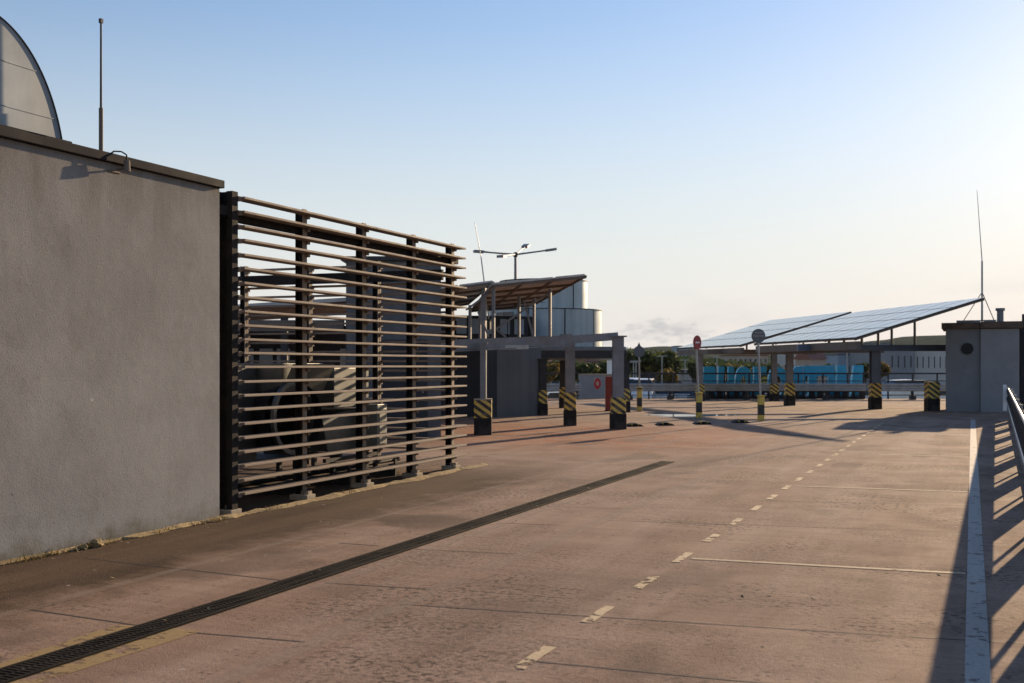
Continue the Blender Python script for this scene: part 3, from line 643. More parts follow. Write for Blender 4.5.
def panel_roof(parent, a, d1, d2, L, rise, Mlen, n1, n2, under='underside'):
    """tilted roof: a near low corner, d1 up-slope, d2 along the row; panels with frames on purlins"""
    e1 = (d1 * L + V(0, 0, rise)); l1 = e1.length; e1n = e1.normalized(); nn = e1n.cross(d2).normalized()
    if nn.z < 0: nn = -nn
    def face(name, m, thick, off, inset, parent, split=True):
        b = MB(); p1 = l1 / n1; p2 = Mlen / n2
        for i in range(n1):
            for j in range(n2): b.box(a + e1n * ((i + .5) * p1) + d2 * ((j + .5) * p2) + nn * off, (p1 - inset, p2 - inset, thick), (e1n, d2, nn))
        o = b.build(name, m, parent)
        return o
    p1 = l1 / n1
    face('solar_panels', 'solar', .012, .045, .07, parent)
    face('panel_backs', under, .03, .02, .03, parent)
    for i in range(n1 + 1):
        b = MB(); p = a + e1n * (i * p1 * .98 + .03) - nn * .01; b.bar(p, p + d2 * Mlen, .05, .045, nn); b.build('purlin', 'brown_steel', parent)
    nr = max(2, int(Mlen / 2.4))
    for j in range(nr + 1):
        b = MB(); p = a + d2 * (j * Mlen / nr * .985 + .06) - nn * .025; b.bar(p, p + e1n * l1, .045, .06, nn); b.build('rafter', 'brown_steel', parent)
    return e1n, nn

D1 = (UR * .995 + UF * .1).normalized(); D2 = (UR * -.1 + UF * .995).normalized()
# right, nearer
a = at(855, 339, 36.0); c1 = thing('solar_canopy', 'nearer right solar panel canopy, its raised edge above the grey hut', 'canopy', V(a.x, a.y, GZ(a)), 'solar canopies')
L, rise, ML = 4.31, 1.30, 10.3
panel_roof(c1, a, D1, D2, L, rise, ML, 4, 9, 'dark_steel')
R1, R2 = G(789.5, 405.5), G(875, 409)
def plane_z(p, a, rise, L): return a.z + (V(p.x, p.y, 0) - V(a.x, a.y, 0)).dot(D1) * rise / L
column(c1, R1, a.z - .25, .26, .40, .40, .50, 'grey_steel'); column(c1, R2, a.z - .30, .32, .40, .42, .52, 'blue_steel')
pb = a + D2 * 4.1; pb.z = a.z - .22
b = MB(); b.bar(pb - D1 * .4, pb + D1 * 5.1, .16, .22); b.build('cross_beam', 'blue_steel', c1)
b = MB(); b.bar(a + D1 * .12 + V(0, 0, -.20), a + D1 * .12 + D2 * 10.2 + V(0, 0, -.20), .14, .26); b.build('edge_beam', 'brown_steel', c1)
b = MB(); b.bar(a + D1 * .25 + D2 * 7.4 + V(0, 0, -.24), a + D1 * 4.2 + D2 * 7.4 + V(0, 0, -.24), .14, .24); b.build('cross_beam', 'brown_steel', c1)
for s in (.75, 1.3, 1.95, 2.55, 3.05, 3.9):
    p = pb + D1 * s; zt = plane_z(p, a, rise, L) - .16
    b = MB(); b.bar(V(p.x, p.y, pb.z + .08), V(p.x, p.y, zt), .085, .085); b.build('strut', 'grey_steel', c1)
# right, farther
a2 = at(740, 346, 48.0); c2 = thing('solar_canopy', 'farther right solar panel canopy behind the red no entry sign', 'canopy', V(a2.x, a2.y, GZ(a2)), 'solar canopies')
L2, r2, M2 = 4.9, 1.44, 9.6
D2b = (UR * -.135 + UF * .99).normalized()
panel_roof(c2, a2, D1, D2b, L2, r2, M2, 4, 8, 'dark_steel')
for (px, py) in ((774, 401), (700, 401)): column(c2, G(px, py), a2.z - .2, .26, .40, .36, .45, 'grey_steel')
b = MB(); b.bar(a2 + D1 * .12 + V(0, 0, -.19), a2 + D1 * .12 + D2b * M2 + V(0, 0, -.19), .14, .24); b.build('edge_beam', 'brown_steel', c2)
p = a2 + D2b * 2.6 + V(0, 0, -.22); b = MB(); b.bar(p - D1 * .6, p + D1 * 4.4, .14, .22); b.build('cross_beam', 'brown_steel', c2)
for s in (1.2, 2.4, 3.8):
    q = p + D1 * s; b = MB(); b.bar(q, V(q.x, q.y, plane_z(q, a2, r2, L2) - .15), .08, .08); b.build('strut', 'grey_steel', c2)

# left, over the columns beside the screen
pA, pB, pC, pD, pE, pF = G(483, 434.5), G(570, 425.5), G(618, 429), G(543, 415), G(625.5, 412), G(563, 408)
pA.z = 0
c3 = thing('solar_canopy', 'left solar canopy on lattice struts above the long grey beam', 'canopy', V(pA.x, pA.y, 0), 'solar canopies')
topA, topB, topC = 2.08, 2.33, 2.30
cA = column(c3, pA, topA, .13, .20, .66, .05, 'grey_steel'); 
b = MB(); b.box(V(pA.x, pA.y, .19), (.40, .40, .38), (UR, UF, UZ)); b.build('footing_block', 'footing_black', cA, bevel=.015)
b = MB(); b.box(V(pA.x, pA.y, .585), (.40, .40, .41), (UR, UF, UZ)); b.build('hazard_block', 'hazard', cA, (0, 0, 0), bevel=.012)
b = MB(); b.box(V(pA.x, pA.y, .80), (.41, .41, .03), (UR, UF, UZ)); b.build('block_top', 'foot_concrete', cA)
column(c3, pB, topB, .25, .33, .40, .46); column(c3, pC, topC - .01, .27, .39, .38, .40)
P0 = at(428, 346, 25.3); P1 = at(566, 340, 27.6); P2 = at(617, 336.2, 28.0)
b = MB(); b.bar(P0, P1, .16, .23); b.bar(P1 + V(0, 0, .0), P2, .16, .19); b.box(V(P1.x, P1.y, P1.z), (.3, .2, .28), (UR, UF, UZ)); b.bar(P0 + V(0, 0, -.14), P1 + V(0, 0, -.14), .24, .03); b.build('main_beam', 'grey_steel', c3)
b = MB(); b.bar(at(478, 348, 26.2), at(527, 347, 26.8), .16, .10); b.build('light_strip', 'galv', c3)
a3 = at(491, 285, 25.4); L3, r3 = 2.14, .215
D1c = UR * .998 + UF * .06
panel_roof(c3, a3, D1c, (UR * -.075 + UF * .997).normalized(), L3, r3, 12.5, 3, 9)
for (px, yb, yt, Z) in ((493.5, 338, 287, 25.6), (550, 336.5, 289, 26.9), (519, 338, 296, 29.5), (534, 337, 298, 31.5), (470, 339, 305, 30.5), (480, 339, 300, 32.5)):
    b = MB(); b.bar(at(px, yb, Z), at(px, yt, Z), .065, .065); b.build('strut', 'grey_steel', c3)
for (p, q) in (((496, 329), (549, 293)), ((466, 310), (492, 291)), ((496, 329), (506, 337)), ((478, 312), (489, 337)), ((524, 300), (533, 336))):
    b = MB(); b.bar(at(*p, 27.2), at(*q, 27.2), .035, .045); b.build('brace', 'grey_steel', c3)
# left, second row further back
a4 = at(424, 291, 29.0)
c4 = thing('solar_canopy', 'partly hidden solar canopy peeking out at the right end of the screen', 'canopy', W(-2.0, 30, 0), 'solar canopies')
panel_roof(c4, a4, D1c, (UR * -.1 + UF * .995).normalized(), 1.78, .235, 10.5, 2, 7)
for (px, yt, Z) in ((436, 292, 29.4), (484, 288, 29.6), (452, 299, 35)):
    q = at(px, yt, Z); b = MB(); b.bar(V(q.x, q.y, 0), q, .11, .11); b.build('column', 'grey_steel', c4)
# low slab roof on its own columns carrying the silver tower
c5 = thing('slab_roof', 'low grey slab roof on striped columns under the silver tower', 'canopy', W(2.2, 37.5, 0))
zt = EYE + 13.5 / F * 37.3
b = MB(); 
s0, s1 = at(480, 354, 37.0), at(626, 354, 37.6)
b.bar(V(s0.x, s0.y, zt - .13), V(s1.x, s1.y, zt - .13), .22, .26); b.build('edge_beam', 'dark_steel', c5)
b = MB(); b.prism([V(s0.x, s0.y, zt + .01), V(s1.x, s1.y, zt + .01), V(*(s1 + UF * 9 - UR * .6).xy, zt + .01), V(*(s0 + UF * 9).xy, zt + .01)], (0, 0, .12)); b.build('slab', 'grey_steel', c5)
b = MB(); s2, s3 = at(525, 359, 40), at(612, 359, 40.5); b.bar(s2, s3, .1, .10); b.build('gutter', 'galv', c5)
for p, wc in ((pD, .22), (pE, .24), (pF, .24)): column(c5, p, zt - .28, wc, .30, .36, .42, 'dark_steel')
pG = at(592, 400, 45.5); column(c5, V(pG.x, pG.y, 0), zt - .05, .2, .3, .36, .42, 'dark_steel') if False else None

# silver stepped tower
ct = W((545 - 512) / F * 42.4, 42.4, zt + .14)
tw = thing('silver_tower', 'stepped round tower clad in silver sheet metal above the left canopy', 'tower', ct)
def drum(c, r, z0, z1, name, m, parent):
    b = MB(); b.lathe(V(c.x, c.y, 0), [(0.01, z0), (r, z0), (r, z1), (0.01, z1)], 120); o = b.build(name, m, parent)
    import bmesh
    for p in o.data.polygons: p.use_smooth = False
    return o
zl, zh = EYE + 53.5 / F * 42.4, EYE + 83.0 / F * 42.4
d1_ = drum(ct, 2.10, zt + .14, zl, 'lower_drum', 'silver_sheet', tw)
cu = ct - UR * .05 + UF * .2
d2_ = drum(cu, 1.63, zl, zh, 'upper_drum', 'silver_sheet', tw)
def seams(c, r, z0, z1, angs, rings, parent):
    b = MB()
    for a_ in angs:
        d = UR * math.sin(R(a_)) - UF * math.cos(R(a_)); p = V(c.x, c.y, 0) + d * (r + .004); b.bar(V(p.x, p.y, z0), V(p.x, p.y, z1), .035, .035)
    for zz in rings: b.lathe(V(c.x, c.y, 0), [(r + .003, zz - .015), (r + .022, zz - .015), (r + .022, zz + .015), (r + .003, zz + .015)], 44)
    b.build('seams', 'dark_steel', parent)
seams(ct, 2.10, zt + .15, zl, (-62, -18, 18, 56), (zl - .02,), d1_)
seams(cu, 1.63, zl, zh, (-60, 8, 40), (zh - .02,), d2_)
b = MB()
for k in range(5): 
    zz = zl + .22 + k * .19
    b.add([V(cu.x, cu.y, zz) + (UR * math.sin(R(a_)) - UF * math.cos(R(a_))) * 1.636 + V(0, 0, dz) for dz in (0, .012) for a_ in range(-55, 8, 7)], [(i, i + 1, i + 10, i + 9) for i in range(8)])
b.build('joint_lines', 'dark_steel', d2_)
b = MB()
for a_ in (-52, -40):
    d = UR * math.sin(R(a_)) - UF * math.cos(R(a_)); p = V(ct.x, ct.y, 0) + d * 2.09; b.box(V(p.x, p.y, (zl + zt) / 2 + .1), (.42, .05, 1.1), (UR * math.cos(R(a_)) + UF * math.sin(R(a_)), d, UZ))
b.build('window', 'pane', d1_)

# grey plant block and dark shed under the left canopy
pb_ = thing('plant_block', 'flat grey windowless block standing under the left canopy beam', 'building', G(519, 416))
g1, g2 = G(497, 417), G(541, 415)
dd = V(*(g2 - g1).xy, 0); dn = V(-dd.y, dd.x, 0).normalized()
b = MB(); b.prism([V(*g1.xy, 0), V(*g2.xy, 0), V(*(g2 + dn * 3).xy, 0), V(*(g1 + dn * 3).xy, 0)], (0, 0, 2.12)); b.build('wall', 'blue_grey_panel', pb_)
b = MB(); b.prism([V(*(g1 - dn * .04).xy, 2.125), V(*(g2 - dn * .04).xy, 2.125), V(*(g2 + dn * 3.04).xy, 2.125), V(*(g1 + dn * 3.04).xy, 2.125)], (0, 0, .05)); b.build('roof', 'dark_steel', pb_)
q0, q1 = at(400, 418, 33.5), at(489, 418, 34.8)
ds = thing('dark_shed', 'dark charcoal shed wall between the screen and the grey block', 'shed', V(q1.x, q1.y, 0))
dd = V(*(q1 - q0).xy, 0); dn = V(-dd.y, dd.x, 0).normalized()
b = MB(); b.prism([V(*q0.xy, 0), V(*q1.xy, 0), V(*(q1 + dn * 2).xy, 0), V(*(q0 + dn * 2).xy, 0)], (0, 0, 2.15)); b.build('wall', 'dark_wall', ds)
b = MB(); b.prism([V(*(q0 - dn * .05).xy, 2.155), V(*(q1 - dn * .05).xy, 2.155), V(*(q1 + dn * 2).xy, 2.155), V(*(q0 + dn * 2).xy, 2.155)], (0, 0, .06)); b.build('roof', 'dark_steel', ds)
q0, q1 = at(400, 337, 36.5), at(533, 337, 38.2)
us_ = thing('upper_shed', 'dark upper storey seen between the struts of the left canopy', 'building', V(q0.x, q0.y, 2.1))
dd = V(*(q1 - q0).xy, 0); dn = V(-dd.y, dd.x, 0).normalized()
z0, z1 = 2.20, EYE + 49 / F * 37
b = MB(); b.prism([V(*q0.xy, z0), V(*q1.xy, z0), V(*(q1 + dn * 2).xy, z0), V(*(q0 + dn * 2).xy, z0)], (0, 0, z1 - z0)); b.build('wall', 'dark_wall', us_)
b = MB()
for s in (.45, .56, .67, .78, .89): 
    p = q0.lerp(q1, s) - dn * .01; b.box(V(p.x, p.y, z1 - .35), (.34, .03, .5), (dd.normalized(), dn, UZ))
b.build('window', 'plaster_blue', us_)
b = MB()
for s in (0.2, .4, .6, .8, .97): p = q0.lerp(q1, s) - dn * .012; b.box(V(p.x, p.y, (z0 + z1) / 2), (.03, .03, z1 - z0), (dd.normalized(), dn, UZ))
b.build('panel_joints', 'iron', us_)

# ================================================================== GREY HUT ON THE RIGHT
hy = 41.0; hx0, hxm, hx1, hh = -.76, .33, 1.50, 2.78
def hutp(x, y): 
    Z = -x * ST + y * CT; return V(x, y, gz(Z))
zb = gz(38.5)
hu = thing('service_hut', 'grey rendered service hut with round vent at the lane end', 'hut', (0.3, hy, zb))
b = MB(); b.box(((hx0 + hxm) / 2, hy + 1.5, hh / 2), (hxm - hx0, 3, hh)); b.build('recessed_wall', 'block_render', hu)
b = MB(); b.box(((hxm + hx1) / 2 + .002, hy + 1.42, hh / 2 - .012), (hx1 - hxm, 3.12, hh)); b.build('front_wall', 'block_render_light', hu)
b = MB(); b.box(((hx0 + hxm) / 2 - .05, hy + 1.5, hh + .10), (hxm - hx0 + .16, 3.3, .20)); b.box(((hxm + hx1) / 2 + .06, hy + 1.41, hh + .115), (hx1 - hxm + .12, 3.36, .22)); b.build('coping', 'rust_coping', hu, bevel=.015)
g = V(-.09, hy - .012, EYE + 15 / F * 38.7)
b = MB(); b.ring([g + V(.20 * math.cos(2 * math.pi * i / 24), 0, .20 * math.sin(2 * math.pi * i / 24)) for i in range(24)], [g + V(.17 * math.cos(2 * math.pi * i / 24), 0, .17 * math.sin(2 * math.pi * i / 24)) for i in range(24)], (0, -.03, 0))
for k in range(7):
    zz = -.15 + k * .05; ww = 2 * math.sqrt(max(.001, .17 ** 2 - zz ** 2)); b.box(g + V(0, -.008, zz), (ww, .014, .026))
vt = b.build('round_vent', 'dark_steel', hu)
b = MB(); b.prism([g + V(.172 * math.cos(2 * math.pi * i / 24), .004, .172 * math.sin(2 * math.pi * i / 24)) for i in range(24)], (0, .006, 0)); b.build('vent_hole', 'slot_dark', vt)
b = MB(); b.box((-.05, hy + .6, hh + .24), (.75, .7, .10)); b.box((.62, hy + .7, hh + .265), (.35, .5, .08)); b.build('roof_kerb', 'grey_steel', hu)
ch = thing('vent_pipe', 'short capped grey vent pipe standing on the hut roof', 'vent pipe', (.95, hy + .9, hh + .22))
b = MB(); b.tube((.95, hy + .9, hh + .225), (.95, hy + .9, hh + .62), .105, n=16); b.build('pipe', 'grey_steel', ch, smooth=False)
b = MB(); b.tube((.95, hy + .9, hh + .62), (.95, hy + .9, hh + .71), .15, n=16); b.build('cap', 'grey_steel', ch)
mp_ = V(.38, hy + .8, hh + .31); Zm = -mp_.x * ST + mp_.y * CT
ztop = EYE + (364 - 190) / F * Zm
ma = thing('lightning_rod', 'tall thin mast with tripod stays rising from the hut roof', 'lightning rod', mp_, 'lightning rods')
b = MB(); b.tube(mp_, V(mp_.x, mp_.y, mp_.z + 2.0), .035, .03); b.tube(V(mp_.x, mp_.y, mp_.z + 2.0), V(mp_.x - .16, mp_.y, ztop), .017, .008); b.build('mast', 'galv', ma)
for dx, dy in ((-.6, -.1), (.38, -.15), (.0, .5)):
    b = MB(); b.tube(mp_ + V(0, 0, .95), mp_ + V(dx, dy, -.04), .014, n=6); b.build('stay', 'dark_steel', ma)
b = MB(); b.box(mp_ + V(-.1, 0, -.02), (1.1, .12, .04)); b.build('foot_plate', 'grey_steel', ma)
eh = thing('roof_box', 'dark box with pipe stub at the frame edge behind the hut', 'roof unit', (2.05, hy + 2.3, zb))
b = MB(); b.box((2.0, hy + 2.4, 1.5), (.8, 1.6, 3.05)); b.build('housing', 'dark_wall', eh)
b = MB(); b.tube((1.75, hy + 2, 3.02), (1.75, hy + 2, 3.32), .09); b.build('pipe_stub', 'dark_steel', eh)

# ------------------------------------------------------------------ barrier along the right edge (its shadow falls across the edge line)
def rx(y): return .34 + .0195 * y
gr = thing('edge_barrier', 'galvanised crash barrier running along the right deck edge to the hut', 'crash barrier', (rx(20), 20, 0))
def wbeam(b, p, q, h=.31, t=.045, side=None):
    """corrugated W-section beam between two points"""
    p, q = Vector(p), Vector(q); d = (q - p).normalized(); r = V(d.y, -d.x, 0)
    prof = [(-.5, 0), (-.40, 1), (-.22, 1), (-.1, 0), (.1, 0), (.22, 1), (.40, 1), (.5, 0)]
    a1 = [(s * h, o * t) for s, o in prof]
    vs = [e + V(0, 0, s) + r * o for e in (p, q) for s, o in a1] + [e + V(0, 0, s) + r * (o - .006) for e in (p, q) for s, o in a1]
    n = len(a1); fs = []
    for i in range(n - 1):
        fs += [(i, i + 1, n + i + 1, n + i), (2 * n + i + 1, 2 * n + i, 3 * n + i, 3 * n + i + 1)]
    fs += [(0, n, 3 * n, 2 * n), (n - 1, 2 * n - 1 + 0, 4 * n - 1, 3 * n - 1)]
    b.add(vs, fs)
YN, YF = -2.0, 36.0
b = MB(); wbeam(b, (rx(YN), YN, .71), (rx(YF), YF, .71), .36, -.05); b.build('beam', 'iron', gr)
b = MB(); b.tube((rx(YN) - .02, YN, .90), (rx(YF) - .02, YF, .90), .022, n=10); b.build('top_rail', 'grey_steel', gr)
b = MB(); b.tube((rx(YN) - .05, YN, .55), (rx(YF) - .05, YF, .55), .022, n=10); b.build('lower_rail', 'galv', gr)
b = MB(); b.bar((rx(YN) + .12, YN, .06), (rx(YF) + .12, YF, .06), .16, .13); b.build('kerb', 'parapet_grey', gr)
y = -1.5; k = 0
while y < YF:
    b = MB(); b.box((rx(y) + .06, y, .45), (.06, .09, .9)); b.box((rx(y) + .06, y + .62, .45), (.035, .04, .9)); b.build('post', 'galv', gr)
    b = MB(); b.box((rx(y) + .06, y - .62, .43), (.03, 1.05, .60)); b.build('infill_plate', 'iron', gr); y += 3.3; k += 1
b = MB(); b.box((rx(YF) - .10, YF + .05, .62), (.10, .14, .75)); b.build('end_post', 'white_paint', gr)
rp = thing('edge_parapet', 'low dark parapet beyond the barrier at the right frame edge', 'parapet', (2.6, 30, 0))
b = MB(); b.box((2.5, 26, .36), (.35, 26, .72)); b.build('wall', 'dark_wall', rp)
b = MB(); b.box((2.5, 26, .75), (.45, 26.1, .06)); b.build('cap', 'rust_coping', rp)

# ================================================================== BOLLARDS, SIGNS, HUMPS
def bollard(label, p, h, r, kind, face, turn, yplate, rad, lean_=.09):
    p = V(p.x, p.y, GZ(p)); t = thing(kind[0], label, kind[1], p, 'road signs on striped posts')
    b = MB(); b.box(p + V(0, 0, h / 2), (r * 2, r * 2, h), (UR, UF, UZ)); b.build('post_guard', 'banded', t, (0, 0, 0), bevel=.02)
    b = MB(); b.box(p + V(0, 0, h + .01), (r * 2.5, r * 2.5, .03), (UR, UF, UZ)); b.build('guard_cap', 'yellow_paint', t)
    lean = UR * -lean_
    b = MB(); b.tube(p + V(0, 0, h - .1) + lean * .15, p + V(0, 0, yplate - p.z + rad * .6) + lean, .033, n=10); b.build('pole', 'galv', t)
    c = V(p.x, p.y, yplate) + lean; ca, sa = math.cos(turn), math.sin(turn); ax = UR * ca + UF * sa; nm = (UF * ca - UR * sa) * -1
    pts = [c + ax * (rad * math.cos(2 * math.pi * i / 32)) + UZ * (rad * math.sin(2 * math.pi * i / 32)) + nm * .045 for i in range(32)]
    b = MB(); b.prism(pts, nm * .02); s = b.build('sign_plate', face, t)
    return t, s, c, ax, nm
t, s, c, ax, nm = bollard('grey back of a round sign on a striped post, in front of the canopy', G(761, 421), .70, .085, ('road_sign', 'sign'), 'sign_back', R(6), EYE + 28 / F * 31.9, .20)
b = MB(); b.box(c + nm * .072 , (.30, .02, .03), (ax, nm, UZ)); b.box(c + nm * .072 + UZ * .09, (.22, .02, .025), (ax, nm, UZ)); b.build('stiffener', 'galv', s)
t, s, c, ax, nm = bollard('round red no entry sign turned sideways on a striped post', G(699, 418), .74, .085, ('no_entry_sign', 'sign'), 'sign_red', R(48), EYE + 21.5 / F * 33.7, .21, .10)
b = MB(); b.box(c + nm * .068, (.22, .006, .045), (ax, nm, UZ)); b.build('white_bar', 'white_paint', s)
t, s, c, ax, nm = bollard('dark back of a round sign with pointed top, left by the column', G(639.5, 411.5), .80, .085, ('road_sign', 'sign'), 'sign_back', R(-4), EYE + 12.5 / F * 38.3, .19, .02)
b = MB(); b.prism([c + ax * -.07 + UZ * .15 + nm * .07, c + ax * .07 + UZ * .15 + nm * .07, c + UZ * .32 + nm * .07], nm * .015); b.build('pointed_top', 'sign_back', s)

for i, (px, py, lb) in enumerate(((635, 426.5, 'speed hump nearest the canopy column, leftmost of four'), (666, 425.5, 'second speed hump from the left, left of the no entry post'), (704, 424.5, 'speed hump in front of the no entry sign post'), (742, 423, 'rightmost speed hump, left of the grey-backed round sign'))):
    p = G(px, py); t = thing('speed_hump', lb, 'speed hump', p, 'rubber speed hump blocks')
    n = 10; w2 = .24; pts = [p + UR * (-w2 + 2 * w2 * k / n) + UZ * (.10 * math.sin(math.pi * (.08 + .84 * k / n)) - .02) for k in range(n + 1)]
    pts = [p - UR * w2 + UZ * -.0] + pts[1:-1] + [p + UR * w2]
    b = MB(); b.prism(pts, UF * .5); b.build('rubber_block', 'black_rubber', t)
    b = MB()
    for s in (-.105, .065): b.prism([p + UR * s + UZ * .066 - UF * .004, p + UR * (s + .03) + UZ * .07 - UF * .004, p + UR * (s + .05) + UZ * .035 - UF * .004, p + UR * (s + .01) + UZ * .035 - UF * .004], UF * -.006)
    b.build('yellow_marks', 'yellow_paint', t)

def block_bollard(p, label, h=1.0):
    p = V(p.x, p.y, GZ(p)); t = thing('striped_bollard', label, 'bollard', p)
    b = MB(); b.box(p + V(0, 0, .20), (.42, .42, .44), (UR, UF, UZ)); b.build('base', 'footing_black', t, bevel=.02)
    b = MB(); b.box(p + V(0, 0, .42 + (h - .42) / 2), (.40, .40, h - .42), (UR, UF, UZ)); b.build('hazard_sleeve', 'hazard', t, (0, 0, 0), bevel=.012)
block_bollard(G(932, 411), 'square black and yellow striped bollard beside the grey hut', 1.0)

p = G(609, 411); rc = thing('fire_cabinet', 'tall narrow red fire cabinet beside the right column of the left canopy', 'fire cabinet', p)
b = MB(); b.box(p + V(0, 0, .60), (.25, .22, 1.16), (UR, UF, UZ)); b.build('cabinet_body', 'red_paint', rc, bevel=.01)
b = MB(); b.box(p + V(0, 0, .62) - UF * .118, (.20, .012, 1.0), (UR, UF, UZ)); d = b.build('door', 'red_paint', rc)
b = MB(); b.box(p + V(0, 0, .62) - UF * .13 + UR * .07, (.02, .02, .1), (UR, UF, UZ)); b.build('handle', 'dark_steel', d)
b = MB(); b.box(p + V(0, 0, .01), (.29, .26, .04), (UR, UF, UZ)); b.build('plinth', 'footing_black', rc)

# low grey wall with red round hydrant sign
w0, w1 = G(579, 398.5), G(613, 398.5); zt_ = EYE - 12.5 / F * 53
lw = thing('low_wall', 'low grey wall seen under the left canopy, carrying a red ring', 'wall', w0)
dd = V(*(w1 - w0).xy, 0).normalized(); dn = V(-dd.y, dd.x, 0)
b = MB(); b.prism([V(*w0.xy, -.5), V(*w1.xy, -.5), V(*(w1 + dn * .3).xy, -.5), V(*(w0 + dn * .3).xy, -.5)], (0, 0, zt_ + .5)); b.build('wall_body', 'parapet_grey', lw)
b = MB(); b.prism([V(*(w0 - dn * .04).xy, zt_ + .002), V(*(w1 - dn * .04).xy, zt_ + .002), V(*(w1 + dn * .34).xy, zt_ + .002), V(*(w0 + dn * .34).xy, zt_ + .002)], (0, 0, .06)); b.build('cap', 'foot_concrete', lw)
c = at(597.5, 383.5, 52.0); lbz = thing('life_ring_holder', 'red rounded ring holder mounted on the low grey wall', 'ring', c)
b = MB(); o_ = []; i_ = []
for k in range(28):
    a_ = 2 * math.pi * k / 28; o_.append(c + UR * (.16 * math.cos(a_)) + UZ * (.26 * math.sin(a_))); i_.append(c + UR * (.06 * math.cos(a_)) + UZ * (.10 * math.sin(a_)))
b.ring(o_, i_, UF * .10); b.build('ring', 'sign_red', lbz)
b = MB(); b.prism(i_, UF * .02); b.build('centre_plate', 'plaster_warm', lbz)
b = MB(); b.box(c + UF * .35, (.08, .55, .1), (UR, UF, UZ)); b.build('bracket', 'dark_steel', lbz)

# ================================================================== FAR DECK EDGE: BARRIER, HANDRAIL, LETTERS
ZR = 57.0
def edge_run(px0, px1, lab_b, lab_h):
    zg = gz(ZR); u0, u1 = (px0 - 512) / F * ZR, (px1 - 512) / F * ZR
    t = thing('crash_barrier', lab_b, 'crash barrier', W((u0 + u1) / 2, ZR, zg), 'crash barriers')
    zc = EYE - 23.3 / F * ZR
    b = MB(); wbeam(b, W(u0, ZR, zc), W(u1, ZR, zc), .40, .06); b.build('beam', 'galv', t)
    u = u0 + .3
    while u < u1:
        b = MB(); b.box(W(u, ZR + .10, (zc + zg) / 2), (.12, .10, zc - zg + .1), (UR, UF, UZ)); b.box(W(u, ZR + .05, zg + .10), (.26, .3, .2), (UR, UF, UZ)); b.build('post', 'dark_steel', t); u += 2.0
    t = thing('handrail', lab_h, 'railing', W((u0 + u1) / 2, ZR + .9, zg), 'railings')
    zt = EYE - 9.5 / F * (ZR + .9)
    b = MB(); b.bar(W(u0, ZR + .9, zt), W(u1, ZR + .9, zt), .06, .08); b.build('top_rail', 'dark_steel', t)
    b = MB()
    for s in (.38, .75, 1.1): b.bar(W(u0, ZR + .9, zt - s), W(u1, ZR + .9, zt - s), .04, .045)
    b.build('lower_rails', 'dark_steel', t)
    u = u0 + .1
    while u < u1:
        b = MB(); b.box(W(u, ZR + .9, (zt + zg) / 2), (.07, .07, zt - zg), (UR, UF, UZ)); b.build('baluster', 'dark_steel', t); u += 1.25
edge_run(624, 700, 'galvanised crash barrier at the far edge left of the blue letters', 'dark pipe railing at the far edge left of the blue letters')
edge_run(701, 866, 'crash barrier running in front of the big blue letters', 'dark pipe railing just in front of the blue letters')
edge_run(867, 956, 'crash barrier between the last blue letter and the hut', 'dark pipe railing between the last blue letter and the hut')
edge_run(538, 581, 'dim crash barrier under the left canopy beside the low wall', 'dim pipe railing under the left canopy beside the low wall')

ZL = 58.9
def lp(px, py): return W((px - 512) / F * ZL, ZL, EYE + (HZ - py) / F * ZL)
def blob(cx, cy, rx_, ry_, n=28, sq=2.6):
    o = []
    for k in range(n):
        a_ = 2 * math.pi * k / n; ca, sa = math.cos(a_), math.sin(a_)
        o.append((cx + rx_ * math.copysign(abs(ca) ** (2 / sq), ca), cy + ry_ * math.copysign(abs(sa) ** (2 / sq), sa)))
    return o
T0, T1 = 366.6, 402.5
def poly(*pts): return ('p', pts)
LET = [
 ('blue sign letter at the left end, a plain tapering slab', [poly((704, T0), (715, T0), (717, 384), (716, T1), (702, T1), (703, 384))]),
 ('blue sign letter of two upright bars, right of the plain slab', [poly((718.5, T0), (724.5, T0), (725, T1), (718, T1)), poly((728.5, T0), (734, T0), (734.5, T1), (728, T1)), poly((724.4, 382), (728.6, 382), (728.6, 387), (724.4, 387))]),
 ('round blue sign letter with open middle, left of the grey round sign', [('r', (744, 384.8, 8.6, 18.0), (744, 386, 3.2, 9.5))]),
 ('square blue sign letter directly behind the grey sign pole', [poly((754, T0), (766.5, T0), (766.5, 375), (760, 375), (760, 394), (766.5, 394), (766.5, T1), (754, T1))]),
 ('round blue sign letter behind the thin dark canopy column', [('r', (778, 384.8, 9.6, 18.0), (778, 386, 4.2, 10))]),
 ('blue sign letter with bowed left side, behind the striped column base', [poly((796, T0), (803, 365.8), (803.3, T1), (796, T1), (792, 397), (791, 385), (792, 372))]),
 ('widest blue sign letter with three legs under a top bar', [poly((804, 365.8), (835, 365.3), (835, T1), (828.5, T1), (828.5, 376), (817, 376), (817, T1), (809, T1), (809, 376), (805.5, 376), (805.5, T1), (804, T1))]),
 ('blue sign letter with slanting right side, right of the widest letter', [poly((837.3, 365.3), (846, 365.3), (848.5, 384), (849, T1), (837, T1))]),
 ('last blue sign letter at the right end near the thick blue column', [poly((854, 365.3), (863.5, 365.3), (864, T1), (851, T1), (852, 380))]),
]
